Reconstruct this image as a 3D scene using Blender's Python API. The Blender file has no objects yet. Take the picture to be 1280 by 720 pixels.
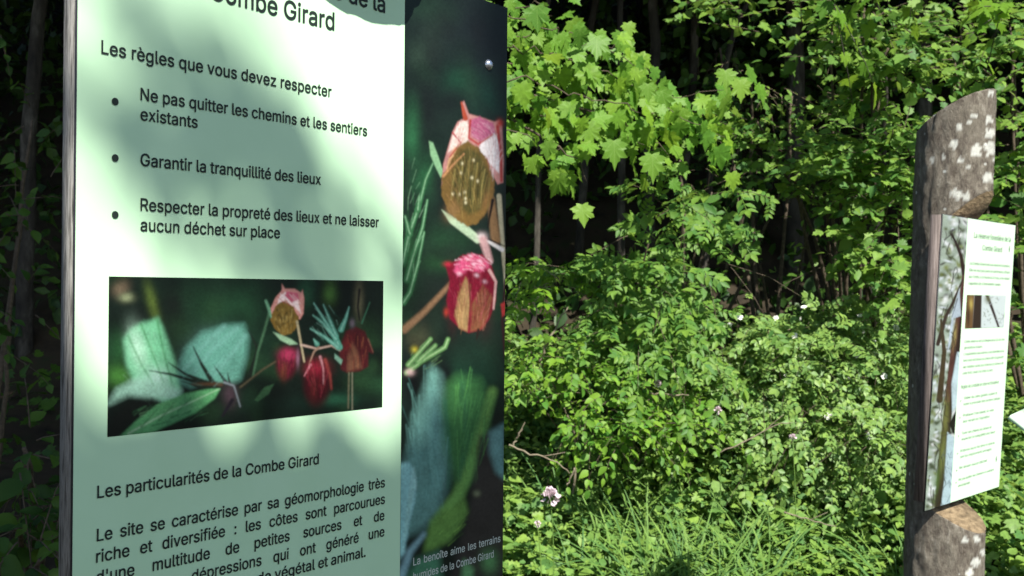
import bpy, bmesh, math, random, os
import numpy as np
from mathutils import Vector, Matrix, noise as mnoise

# ------------------------------------------------------------------ camera, sky, sun, exposure
scene = bpy.context.scene
FPX = 1380.0                       # focal length in pixels of the 1280 x 720 photograph
EYE = np.array([0.0, 0.0, 1.6])
_r = 0.0125                        # slight roll of the hand-held camera
M_C2W = np.array([[1, _r, 0], [0, 0, 1], [_r, -1, 0]], float)
M_C2W /= np.linalg.norm(M_C2W, axis=1)[:, None]
cam_d = bpy.data.cameras.new('camera'); cam = bpy.data.objects.new('camera', cam_d)
scene.collection.objects.link(cam)
cam_d.sensor_width = 36.0; cam_d.lens = FPX / 1280 * 36.0
cam_d.dof.use_dof = True; cam_d.dof.focus_distance = 1.4; cam_d.dof.aperture_fstop = 17
cam_d.clip_start = 0.02; cam_d.clip_end = 500
cm = Matrix.Identity(4)
right, down, fwd = M_C2W @ [1, 0, 0], M_C2W @ [0, 1, 0], M_C2W @ [0, 0, 1]
for i in range(3):
    cm[i][0] = right[i]; cm[i][1] = -down[i]; cm[i][2] = -fwd[i]; cm[i][3] = EYE[i]
cam.matrix_world = cm
scene.camera = cam

SUN_EL, SUN_AZ = math.radians(48), math.radians(156)     # azimuth from +Y towards +X
SUN = np.array([math.sin(SUN_AZ) * math.cos(SUN_EL), math.cos(SUN_AZ) * math.cos(SUN_EL), math.sin(SUN_EL)])
world = bpy.data.worlds.new('World'); scene.world = world; world.use_nodes = True
wn = world.node_tree.nodes; wl = world.node_tree.links
sky = wn.new('ShaderNodeTexSky'); sky.sky_type = 'NISHITA'; sky.sun_disc = False
sky.sun_elevation = SUN_EL; sky.sun_rotation = SUN_AZ; sky.altitude = 600
wl.new(sky.outputs[0], wn['Background'].inputs[0]); wn['Background'].inputs[1].default_value = 0.07
sl = bpy.data.lights.new('sun', 'SUN'); sl.energy = 4.8; sl.angle = math.radians(0.53); sl.color = (1, .965, .89)
so = bpy.data.objects.new('sun', sl); scene.collection.objects.link(so)
so.rotation_euler = Vector(SUN).to_track_quat('Z', 'Y').to_euler()
so.location = (4, -6, 12)
scene.view_settings.view_transform = 'Standard'; scene.view_settings.look = 'None'
scene.view_settings.gamma = 1.0; scene.view_settings.exposure = 1.07
scene.cycles.use_denoising = True
scene.cycles.max_bounces = 7; scene.cycles.diffuse_bounces = 4; scene.cycles.transmission_bounces = 4

rng = np.random.default_rng(11); random.seed(5)
LINK = scene.collection.objects.link

# ------------------------------------------------------------------ geometry helpers
def W(px, py, depth):
    "world point seen at pixel px, py of the photograph at a distance along the view axis"
    return EYE + M_C2W @ np.array([(px - 640) / FPX * depth, (py - 360) / FPX * depth, depth])

def to_px(P):
    c = (np.asarray(P) - EYE) @ M_C2W
    z = np.where(np.abs(c[..., 2]) < 1e-3, 1e-3, c[..., 2])
    return 640 + FPX * c[..., 0] / z, 360 + FPX * c[..., 1] / z, c[..., 2]

def nrm(v):
    v = np.asarray(v, float)
    return v / np.maximum(np.linalg.norm(v, axis=-1, keepdims=True), 1e-9)

def mesh_np(name, verts, tris, mat, smooth=False):
    me = bpy.data.meshes.new(name)
    verts = np.ascontiguousarray(verts, np.float32).reshape(-1, 3); tris = np.ascontiguousarray(tris, np.int32)
    k = tris.shape[1]
    me.vertices.add(len(verts)); me.vertices.foreach_set('co', verts.ravel())
    me.loops.add(tris.size); me.loops.foreach_set('vertex_index', tris.ravel())
    me.polygons.add(len(tris)); me.polygons.foreach_set('loop_start', np.arange(0, tris.size, k, dtype=np.int32))
    me.update(calc_edges=True)
    if smooth: me.polygons.foreach_set('use_smooth', np.ones(len(tris), bool))
    for m in (mat if isinstance(mat, (list, tuple)) else [mat]): me.materials.append(m)
    return me

def link(name, me, parent=None, kind=None):
    o = bpy.data.objects.new(name, me); LINK(o)
    if parent is not None: o.parent = parent
    if kind: o['kind'] = kind
    return o

def thing(name, label, cat, loc=(0, 0, 0), group=None):
    o = bpy.data.objects.new(name, None); LINK(o); o.location = [float(c) for c in loc]
    o.empty_display_size = .1
    o['label'] = label; o['category'] = cat
    if group: o['group'] = group
    return o

def part(name, verts, tris, mat, root, smooth=False, kind=None):
    "a mesh given in world coordinates, parented to a root that is only translated"
    return link(name, mesh_np(name, np.asarray(verts) - np.array(root.location), tris, mat, smooth), root, kind)

def tube(pts, radii, sides=6, lump=0.0):
    pts = np.asarray(pts, float); n = len(pts)
    t = np.gradient(pts, axis=0); t = nrm(t)
    ref = np.array([0, 0, 1.]) if abs(t[0][2]) < .9 else np.array([1., 0, 0])
    a = nrm(np.cross(t, ref)); b = np.cross(t, a)
    ang = np.arange(sides) * 2 * math.pi / sides
    r = np.asarray(radii, float)[:, None] * (1 + lump * rng.normal(size=(n, sides)))
    v = pts[:, None] + r[..., None] * (a[:, None] * np.cos(ang)[None, :, None] + b[:, None] * np.sin(ang)[None, :, None])
    v = v.reshape(-1, 3); f = []
    for i in range(n - 1):
        for j in range(sides):
            p, q = i * sides + j, i * sides + (j + 1) % sides
            f += [(p, q, q + sides), (p, q + sides, p + sides)]
    for e, s in ((0, 1), (n - 1, -1)):
        c = len(v); v = np.vstack([v, pts[e]])
        for j in range(sides):
            p, q = e * sides + j, e * sides + (j + 1) % sides
            f.append((c, q, p) if s > 0 else (c, p, q))
    return v, np.array(f)

def join(parts):
    vs, fs, k = [], [], 0
    for v, f in parts:
        vs.append(v); fs.append(np.asarray(f) + k); k += len(v)
    return np.vstack(vs), np.vstack(fs)

def curve_pts(ctrl, n=10, wob=0.0):
    "smooth polyline through control points"
    c = np.asarray(ctrl, float)
    if len(c) == 2: out = c[0] + (c[1] - c[0]) * np.linspace(0, 1, n)[:, None]
    else:
        s = np.linspace(0, len(c) - 1, n); out = []
        for x in s:
            i = min(int(x), len(c) - 2); f = x - i
            p0, p1, p2, p3 = c[max(i - 1, 0)], c[i], c[i + 1], c[min(i + 2, len(c) - 1)]
            out.append(.5 * ((2 * p1) + (-p0 + p2) * f + (2 * p0 - 5 * p1 + 4 * p2 - p3) * f * f + (-p0 + 3 * p1 - 3 * p2 + p3) * f ** 3))
        out = np.array(out)
    if wob: out[1:-1] += rng.normal(size=out[1:-1].shape) * wob
    return out

# ------------------------------------------------------------------ materials
def mat_new(name):
    m = bpy.data.materials.new(name); m.use_nodes = True
    return m, m.node_tree.nodes, m.node_tree.links, m.node_tree.nodes['Principled BSDF']

def leaf_mat(name, c1, c2, trans=.38, rough=.52, spec=.28):
    m, n, l, p = mat_new(name)
    geo = n.new('ShaderNodeNewGeometry'); oi = n.new('ShaderNodeObjectInfo')
    add = n.new('ShaderNodeMath'); add.operation = 'ADD'
    l.new(geo.outputs['Random Per Island'], add.inputs[0]); l.new(oi.outputs['Random'], add.inputs[1])
    fr = n.new('ShaderNodeMath'); fr.operation = 'FRACT'; l.new(add.outputs[0], fr.inputs[0])
    ramp = n.new('ShaderNodeValToRGB'); l.new(fr.outputs[0], ramp.inputs[0])
    e = ramp.color_ramp.elements
    e[0].color = (*c1, 1); e[1].color = (*c2, 1)
    x = e.new(.9); x.color = (c2[0] * 1.25, c2[1] * 1.1, c2[2] * .8, 1)
    tc = n.new('ShaderNodeTexCoord'); nz = n.new('ShaderNodeTexNoise'); nz.inputs['Scale'].default_value = 60
    nz.inputs['Detail'].default_value = 3
    l.new(tc.outputs['Object'], nz.inputs['Vector'])
    mx = n.new('ShaderNodeMixRGB'); mx.blend_type = 'MULTIPLY'; mx.inputs[0].default_value = .55
    l.new(ramp.outputs[0], mx.inputs[1])
    mr = n.new('ShaderNodeMapRange'); mr.inputs[1].default_value = .3; mr.inputs[2].default_value = .7
    mr.inputs[3].default_value = .6; mr.inputs[4].default_value = 1.25
    l.new(nz.outputs[0], mr.inputs[0]); l.new(mr.outputs[0], mx.inputs[2])
    l.new(mx.outputs[0], p.inputs['Base Color'])
    p.inputs['Roughness'].default_value = rough; p.inputs['Specular IOR Level'].default_value = spec
    tr = n.new('ShaderNodeBsdfTranslucent')
    hs = n.new('ShaderNodeHueSaturation'); hs.inputs['Hue'].default_value = .485; hs.inputs['Value'].default_value = 1.5
    l.new(mx.outputs[0], hs.inputs['Color']); l.new(hs.outputs[0], tr.inputs[0])
    ms = n.new('ShaderNodeMixShader'); ms.inputs[0].default_value = trans
    l.new(p.outputs[0], ms.inputs[1]); l.new(tr.outputs[0], ms.inputs[2])
    l.new(ms.outputs[0], n['Material Output'].inputs[0])
    return m

def noise_mat(name, cols, scale=8, rough=.9, bump=.3, stretch=(1, 1, 1), detail=8, dist=.02):
    m, n, l, p = mat_new(name)
    tc = n.new('ShaderNodeTexCoord'); mp = n.new('ShaderNodeMapping'); mp.inputs['Scale'].default_value = stretch
    l.new(tc.outputs['Object'], mp.inputs[0])
    nz = n.new('ShaderNodeTexNoise'); nz.inputs['Scale'].default_value = scale; nz.inputs['Detail'].default_value = detail
    nz.inputs['Roughness'].default_value = .65
    l.new(mp.outputs[0], nz.inputs['Vector'])
    ramp = n.new('ShaderNodeValToRGB'); l.new(nz.outputs[0], ramp.inputs[0])
    e = ramp.color_ramp.elements; e[0].position = .3; e[1].position = .72
    e[0].color = (*cols[0], 1); e[1].color = (*cols[-1], 1)
    for i, c in enumerate(cols[1:-1]):
        x = e.new(.3 + .42 * (i + 1) / (len(cols) - 1)); x.color = (*c, 1)
    l.new(ramp.outputs[0], p.inputs['Base Color']); p.inputs['Roughness'].default_value = rough
    p.inputs['Specular IOR Level'].default_value = .25
    b = n.new('ShaderNodeBump'); b.inputs['Strength'].default_value = bump; b.inputs['Distance'].default_value = dist
    l.new(nz.outputs[0], b.inputs['Height']); l.new(b.outputs[0], p.inputs['Normal'])
    return m

MAPLE = leaf_mat('maple_leaf_green', (.085, .215, .022), (.15, .30, .035), .42)
ASH = leaf_mat('ash_leaf_green', (.065, .175, .035), (.13, .26, .05))
HAZEL = leaf_mat('hazel_leaf_green', (.062, .168, .034), (.15, .285, .058))
ROSE = leaf_mat('rose_leaf_green', (.11, .22, .06), (.17, .30, .085), .3, .45)
BRAMBLE = leaf_mat('bramble_leaf_green', (.07, .20, .026), (.15, .30, .04))
HERB = leaf_mat('herb_leaf_green', (.082, .19, .05), (.165, .295, .07), .3)
GRASS = leaf_mat('grass_green', (.065, .16, .045), (.125, .24, .06), .25, .6, .2)
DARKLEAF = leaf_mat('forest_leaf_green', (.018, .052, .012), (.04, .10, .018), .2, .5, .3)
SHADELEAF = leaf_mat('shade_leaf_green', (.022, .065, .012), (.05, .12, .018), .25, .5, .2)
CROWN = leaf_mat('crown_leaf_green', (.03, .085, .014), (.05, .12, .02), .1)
TWIG = noise_mat('twig_bark', [(.045, .035, .024), (.13, .10, .07)], 40)
PALETWIG = noise_mat('dead_twig_bark', [(.12, .10, .065), (.25, .21, .15)], 40)
TRUNK = noise_mat('forest_bark', [(.015, .013, .011), (.045, .04, .032), (.13, .12, .10)], 9, stretch=(1, 1, .35), bump=.8)
SOIL = noise_mat('forest_soil', [(.012, .01, .006), (.035, .026, .015), (.02, .03, .01)], 5)
LITTER = noise_mat('leaf_litter', [(.16, .10, .055), (.30, .2, .12), (.12, .13, .05)], 30)

def veined(m):
    n, l = m.node_tree.nodes, m.node_tree.links; mx = [q for q in n if q.bl_idname == 'ShaderNodeMixRGB'][0]
    tc = n.new('ShaderNodeTexCoord'); sp = n.new('ShaderNodeSeparateXYZ'); l.new(tc.outputs['Object'], sp.inputs[0])
    def mth(op, a, b=None):
        q = n.new('ShaderNodeMath'); q.operation = op
        for i, v in enumerate((a, b)):
            if v is None: continue
            if isinstance(v, (int, float)): q.inputs[i].default_value = v
            else: l.new(v, q.inputs[i])
        return q.outputs[0]
    ang = mth('ARCTAN2', sp.outputs[0], sp.outputs[1]); d = mth('PINGPONG', ang, .375)
    rad = mth('SQRT', mth('ADD', mth('MULTIPLY', sp.outputs[0], sp.outputs[0]), mth('MULTIPLY', sp.outputs[1], sp.outputs[1])))
    w = mth('LESS_THAN', mth('MULTIPLY', d, rad), .013); v = n.new('ShaderNodeMixRGB'); l.new(mth('MULTIPLY', w, .35), v.inputs[0]); l.new(mx.outputs[0], v.inputs[1]); v.inputs[2].default_value = (.26, .40, .10, 1)
    for lk in list(l):
        if lk.from_socket == mx.outputs[0] and lk.to_node != v: t = lk.to_socket; l.remove(lk); l.new(v.outputs[0], t)
    return m
MAPLEV = veined(leaf_mat('maple_leaf_veined', (.085, .22, .028), (.15, .30, .045), .42, .5, .25))

# ------------------------------------------------------------------ leaf templates: base at origin, tip along +Y, face +Z
def fan(outline, centre, bend=.12, fold=.06):
    o = np.array(outline, float); c = np.array([centre], float)
    v = np.vstack([c, o]); r2 = v[:, 0] ** 2 + (v[:, 1]) ** 2
    z = -bend * r2 + fold * np.abs(v[:, 0])
    v = np.column_stack([v, z]); n = len(o)
    f = np.array([(0, 1 + i, 1 + (i + 1) % n) for i in range(n)])
    return v, f[:, [0, 2, 1]]

def maple_leaf(seed=0):
    r = np.random.default_rng(seed)
    half = [(0.0, 0.0), (.12, -.07), (.30, -.08), (.27, .04), (.40, .07), (.58, .17), (.47, .25), (.50, .33), (.36, .38),
            (.44, .50), (.50, .66), (.37, .64), (.30, .71), (.20, .62), (.20, .76), (.10, .84), (0, 1.02)]
    h = [(x * (1 + r.normal() * .06), y * (1 + r.normal() * .04)) for x, y in half]
    out = h + [(-x * (1 + r.normal() * .07), y) for x, y in h[-2:0:-1]]
    v, f = fan(out, (0, .3), .18 + .12 * r.random(), .10 + .12 * r.random())
    v[1:, 2] += r.normal(size=len(v) - 1) * .02
    return v, f

def ovate_leaf(w=.62, fold=.16, bend=.2, serr=True):
    ys = np.array([0, .16, .36, .58, .8, 1.0]); ws = np.array([0, .36, .5, .42, .22, 0]) * w
    v = [(0, y, -bend * y * y) for y in ys]
    L = len(ys)
    for s in (1, -1):
        for y, x in zip(ys[1:-1], ws[1:-1]): v.append((s * x, y + .02, fold * x - bend * y * y))
    f = []
    for k, s in enumerate((1, -1)):
        b = L + k * (L - 2)
        tri = [(0, b, 1)]
        for i in range(L - 3): tri += [(1 + i, b + i, b + i + 1), (1 + i, b + i + 1, 2 + i)]
        tri += [(L - 2, b + L - 3, L - 1)]
        f += tri if s > 0 else [(a, c, d) for a, d, c in tri]
    return np.array(v, float), np.array(f)

def small_leaf(w=.55):
    v = np.array([(0, 0, 0), (w * .5, .4, .06), (-w * .5, .4, .06), (0, .5, -.04), (w * .33, .75, .0), (-w * .33, .75, .0), (0, 1, -.14)], float)
    f = np.array([(0, 1, 3), (0, 3, 2), (3, 1, 4), (2, 3, 5), (3, 4, 6), (5, 3, 6)])
    return v, f

def xf(t, M, off):
    v, f = t; return v @ np.asarray(M, float).T + off, f

def pinnate_leaf(pairs=5, lw=.5, llen=.3, droop=.25, seed=0):
    r = np.random.default_rng(seed); parts = []; base = small_leaf(lw)
    def at(y): return np.array([0, y, -droop * y * y])
    for i in range(pairs):
        y = .22 + .62 * i / max(1, pairs - 1)
        for s in (1, -1):
            a = s * math.radians(58 + r.normal() * 7); sc = llen * (1 - .25 * abs(i / pairs - .35)) * (1 + r.normal() * .06)
            M = np.array([[math.cos(a), math.sin(a), 0], [-math.sin(a), math.cos(a), 0], [0, 0, 1]]) * sc
            M[2] += np.array([.0, -.25 + r.normal() * .12, 0]) * sc
            parts.append(xf(base, M, at(y)))
    parts.append(xf(base, np.eye(3) * llen * 1.1, at(.86)))
    ys = np.linspace(0, .9, 5); rach = np.array([at(y) for y in ys])
    w = .008
    v = np.vstack([rach + [w, 0, -.004], rach - [w, 0, .004]]); n = len(ys)
    f = [(i, n + i + 1, n + i) for i in range(n - 1)] + [(i, i + 1, n + i + 1) for i in range(n - 1)]
    parts.append((v, np.array(f)))
    return join(parts)

def herb_leaf(seed=0):
    "toothed three-lobed leaf"
    r = np.random.default_rng(seed)
    half = [(0, 0), (.25, .02), (.5, .2), (.38, .3), (.5, .5), (.3, .5), (.22, .62), (.26, .8), (.1, .84), (0, 1)]
    h = [(x * (1 + r.normal() * .08), y) for x, y in half]
    return fan(h + [(-x, y) for x, y in h[-2:0:-1]], (0, .35), .25, .15)

def blade():
    ys = np.linspace(0, 1, 6); w = .015 * (1 - ys ** 1.6) + .001; z = -.55 * ys ** 2.6
    v = np.vstack([np.column_stack([w, ys * (1 - .12 * ys ** 2), z]), np.column_stack([-w, ys * (1 - .12 * ys ** 2), z])]); n = 6
    f = [(i, n + i + 1, n + i) for i in range(n - 1)] + [(i, i + 1, n + i + 1) for i in range(n - 1)]
    return v, np.array(f)

T_MAPLE = [maple_leaf(s) for s in range(5)]
T_OVATE = [ovate_leaf(.62, .16, .2), ovate_leaf(.7, .3, .1), ovate_leaf(.55, .2, .35)]
T_SMALL = [small_leaf(.6), small_leaf(.5), small_leaf(.75)]
T_ASH = [pinnate_leaf(4, .52, .34, .22, s) for s in range(4)]
T_ROSE = [pinnate_leaf(3, .72, .36, .2, s) for s in range(4)]
T_TRI = [pinnate_leaf(1, .75, .6, .2, s) for s in range(3)]
T_HERB = [herb_leaf(s) for s in range(4)]
T_BLADE = [blade()]
T_HAZEL = [ovate_leaf(.72, .16, .3), ovate_leaf(.82, .3, .12), ovate_leaf(.5, .2, .35), herb_leaf(9), maple_leaf(12)]

def frames(tip, normal):
    "rotation matrices with columns side, tip, normal"
    y = nrm(tip); z = normal - y * np.sum(normal * y, axis=-1, keepdims=True); z = nrm(z)
    x = np.cross(y, z)
    return np.stack([x, y, z], axis=-1)

def cloud(tmpls, pos, R, sc, which):
    "all leaves joined into one vertex / triangle array"
    parts = []
    for k, (v, f) in enumerate(tmpls):
        i = np.where(which == k)[0]
        if not len(i): continue
        vv = np.einsum('nij,kj->nki', R[i], v) * sc[i, None, None] + pos[i, None]
        ff = f[None] + (np.arange(len(i)) * len(v))[:, None, None]
        parts.append((vv.reshape(-1, 3), ff.reshape(-1, 3)))
    return join(parts)

def in_view(pos, margin=20):
    x, y, z = to_px(pos)
    return (z > .5) & (x > -margin) & (x < 1280 + margin) & (y > -margin) & (y < 720 + margin) & ~((x > 78) & (x < 628))

LEAFMESH = {}
def leaf_objects(root, tmpls, key, mat, pos, R, sc, which, smooth=False, name='leaf'):
    for k, t in enumerate(tmpls):
        if (key, k) not in LEAFMESH: LEAFMESH[(key, k)] = mesh_np(name, t[0], t[1], mat, smooth)
    ro = np.array(root.location)
    for i in range(len(pos)):
        o = bpy.data.objects.new(name, LEAFMESH[(key, int(which[i]))]); LINK(o); o.parent = root
        m = Matrix.Identity(4)
        for a in range(3):
            for b in range(3): m[a][b] = R[i, a, b] * sc[i]
            m[a][3] = pos[i, a] - ro[a]
        o.matrix_local = m

def sprays(clumps, size, per=7, gap=.8, droop=.35, nface=(.5, .55, .25), jit=.45, size_var=.34, side=.75, flat=0.0):
    """leafy twigs: clumps = (centre, radii, count[, mean direction]). Returns leaf arrays and twig polylines"""
    P, T, N, S, tw = [], [], [], [], []
    up = np.array([0, 0, 1.]); tocam = lambda p: nrm(EYE - p)
    for c in clumps:
        cen, rad, cnt = np.asarray(c[0], float), np.asarray(c[1], float), int(c[2])
        bias = np.asarray(c[3], float) if len(c) > 3 else np.zeros(3)
        szc = size * (c[4] if len(c) > 4 else 1)
        q = nrm(rng.normal(size=(cnt, 3))) * (rng.random((cnt, 1)) ** .45)
        start = cen + q * rad
        d = q * .8 + bias + rng.normal(size=(cnt, 3)) * .45; d[:, 2] *= 1 - flat; d = nrm(d)
        for s in range(cnt):
            L = per * gap * szc * (.7 + .6 * rng.random())
            t = np.linspace(0.08, 1, per); dd = d[s]
            pts = start[s] + dd * (t * L)[:, None] - up * (droop * L * t ** 2)[:, None]
            tan = nrm(dd - up * (2 * droop * t)[:, None])
            sd = nrm(np.cross(tan, up + rng.normal(size=3) * .2))
            sgn = np.where(np.arange(per) % 2 == 0, 1, -1)[:, None]; sgn = sgn * (np.arange(per) < per - 1)[:, None]
            tip = tan * .7 + sd * sgn * side - up * droop * .6 + rng.normal(size=(per, 3)) * .22
            cw = tocam(start[s])
            nn = up * nface[0] + SUN * nface[1] + cw * nface[2] + rng.normal(size=(per, 3)) * jit
            P.append(pts); T.append(tip); N.append(nn); S.append(szc * (1 + rng.normal(size=per) * size_var).clip(.45, 1.6) * (1 - .25 * t))
            tw.append(np.vstack([start[s], pts[::3], pts[-1]]))
    P = np.vstack(P); R = frames(np.vstack(T), np.vstack(N)); S = np.concatenate(S)
    return P, R, S, tw

GAPS = [(705, 268, 78, 62, .03), (915, 66, 70, 34, .25), (1000, 112, 52, 22, .3), (935, 345, 56, 58, .05), (955, 250, 34, 22, .3), (835, 60, 70, 40, .05), (650, 250, 30, 80, .02), (890, 420, 42, 18, .04), (985, 310, 62, 66, .1), (850, 215, 56, 24, .35), (760, 275, 40, 44, .12), (674, 548, 34, 26, .2), (950, 374, 80, 17, .04), (690, 400, 60, 14, .3), (862, 465, 26, 12, .15), (1060, 366, 56, 11, .15)]
def thin(P):
    x, y, z = to_px(P); k = np.ones(len(P), bool); u = rng.random(len(P)); wob = .25 * np.sin(x * .11) * np.cos(y * .13)
    for cx_, cy_, rx_, ry_, pr in GAPS: k &= ~((((x - cx_) / rx_) ** 2 + ((y - cy_) / ry_) ** 2 + wob < 1) & (u > pr))
    return k

def plant(name, label, cat, base, clumps, tm, key, mat, size, nobj=300, stems=None, group=None, twig_mat=None, twig_r=.0035,
          trunk_r=.02, trunk_name='stem', leafname='leaf', **kw):
    root = thing(name, label, cat, base, group)
    twig_mat = twig_mat or TWIG
    P, R, S, tw = sprays(clumps, size, **kw)
    k = thin(P); P, R, S = P[k], R[k], S[k]
    tw = [t for t in tw if thin(t[-1:])[0]]
    which = rng.integers(0, len(tm), len(P))
    vis = in_view(P); x, y, z = to_px(P)
    score = np.where(vis, S / np.maximum(z, .3) + rng.random(len(P)) * .002, -1)
    order = np.argsort(-score); n1 = min(nobj, int(vis.sum())); a, b = order[:n1], order[n1:]
    leaf_objects(root, tm, key, mat, P[a], R[a], S[a], which[a], name=leafname)
    if len(b):
        v, f = cloud(tm, P[b], R[b], S[b], which[b]); part('foliage', v, f, mat, root, kind='stuff')
    tv = join([tube(t, np.linspace(twig_r, twig_r * .4, len(t)), 4) for t in tw[:900]])
    part('twigs', tv[0], tv[1], twig_mat, root, kind='stuff')
    for st in (stems if stems is not None else [[base, c[0]] for c in clumps if not (to_px(np.asarray(c[0]))[1] < 60 and to_px(np.asarray(c[0]))[0] < 1010)]):
        st = np.asarray(st, float)
        if len(st) == 2:
            m = (st[0] + st[1]) / 2 + [rng.normal() * .06, rng.normal() * .06, .1 * abs(rng.normal()) + .05]
            st = np.vstack([st[0], m, st[1]])
        pts = curve_pts(st, 10, .006); v, f = tube(pts, np.linspace(trunk_r, trunk_r * .35, len(pts)), 7, .05)
        part(trunk_name, v, f, twig_mat, root, True)
    return root

# ------------------------------------------------------------------ setting: ground and hillside
def hgt(x, y):
    x, y = np.asarray(x, float), np.asarray(y, float)
    h = np.clip(y - 5.3, 0, 2.9) * .24 + np.clip(y - 8.2, 0, 20) * .78
    h = h + .06 * np.sin(x * 1.3 + .7) * np.clip((y - 5.2) / 2, 0, 1) + .05 * np.sin(y * 1.9 + x) * np.clip((y - 5.4) / 2, 0, 1)
    h = h + .25 * np.sin(x * .6) * np.clip((y - 9) / 4, 0, 1)
    return h

def grid(name, xs, ys, mat, zoff=0):
    X, Y = np.meshgrid(xs, ys); Z = hgt(X, Y) + zoff
    v = np.column_stack([X.ravel(), Y.ravel(), Z.ravel()]); nx, ny = len(xs), len(ys); f = []
    for j in range(ny - 1):
        for i in range(nx - 1):
            a = j * nx + i; f.append((a, a + 1, a + nx + 1, a + nx))
    return mesh_np(name, v, np.array(f), mat, True)
xs = np.concatenate([np.linspace(-150, -13, 12), np.linspace(-12, 12, 81), np.linspace(13, 150, 12)])
ys = np.concatenate([np.linspace(-150, -9, 12), np.linspace(-8, 24, 107), np.linspace(25, 200, 14)])
link('ground', grid('ground', xs, ys, SOIL), kind='structure')

# ------------------------------------------------------------------ the two signs
class Frame:
    "board plane: origin, right direction, down direction in camera axes"
    def __init__(s, o, r0, r1):
        s.o = np.array(o); s.r0 = nrm(r0); s.r1 = np.array(r1) - s.r0 * np.dot(s.r0, r1); s.r1 = nrm(s.r1)
        s.n = -np.cross(s.r0, s.r1)              # towards the reader
    def P(s, u, v, n=0):
        u, v = np.asarray(u, float), np.asarray(v, float)
        c = s.o + s.r0 * u[..., None] + s.r1 * v[..., None] + s.n * np.asarray(n, float)[..., None]
        return c @ M_C2W.T + EYE
    def px(s, u, v):
        c = s.o + s.r0 * np.asarray(u)[..., None] + s.r1 * np.asarray(v)[..., None]
        return 640 + FPX * c[..., 0] / c[..., 2], 360 + FPX * c[..., 1] / c[..., 2]
    def uv(s, x, y):
        d = np.array([(x - 640) / FPX, (y - 360) / FPX, 1.]); t = np.dot(s.o, s.n) / np.dot(d, s.n)
        q = d * t - s.o; return float(np.dot(q, s.r0)), float(np.dot(q, s.r1))
    def u_at(s, x, v):
        k = (x - 640) / FPX
        return float(-((s.o[0] + s.r1[0] * v) - k * (s.o[2] + s.r1[2] * v)) / (s.r0[0] - k * s.r0[2]))

F1 = Frame([-.4127, -.0115, 1.0415], [.6204, .007, .7843], [-.0087, 1, -.0021])
F2 = Frame([1.3485, -.2322, 3.456], [.6842, .0121, .7292], [-.0497, .9983, .0301])

def box_mesh(fr, u0, u1, v0, v1, n0, n1):
    c = [fr.P(u, v, n) for n in (n0, n1) for (u, v) in ((u0, v0), (u1, v0), (u1, v1), (u0, v1))]
    f = [(0, 1, 2, 3), (7, 6, 5, 4), (0, 4, 5, 1), (1, 5, 6, 2), (2, 6, 7, 3), (3, 7, 4, 0)]
    return np.array(c), np.array(f)

# -- painting of the printed pictures (colours of the print only)
def lin(c): return tuple(((x / 255 + .055) / 1.055) ** 2.4 if x > 10 else x / 255 / 12.92 for x in c)

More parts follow.
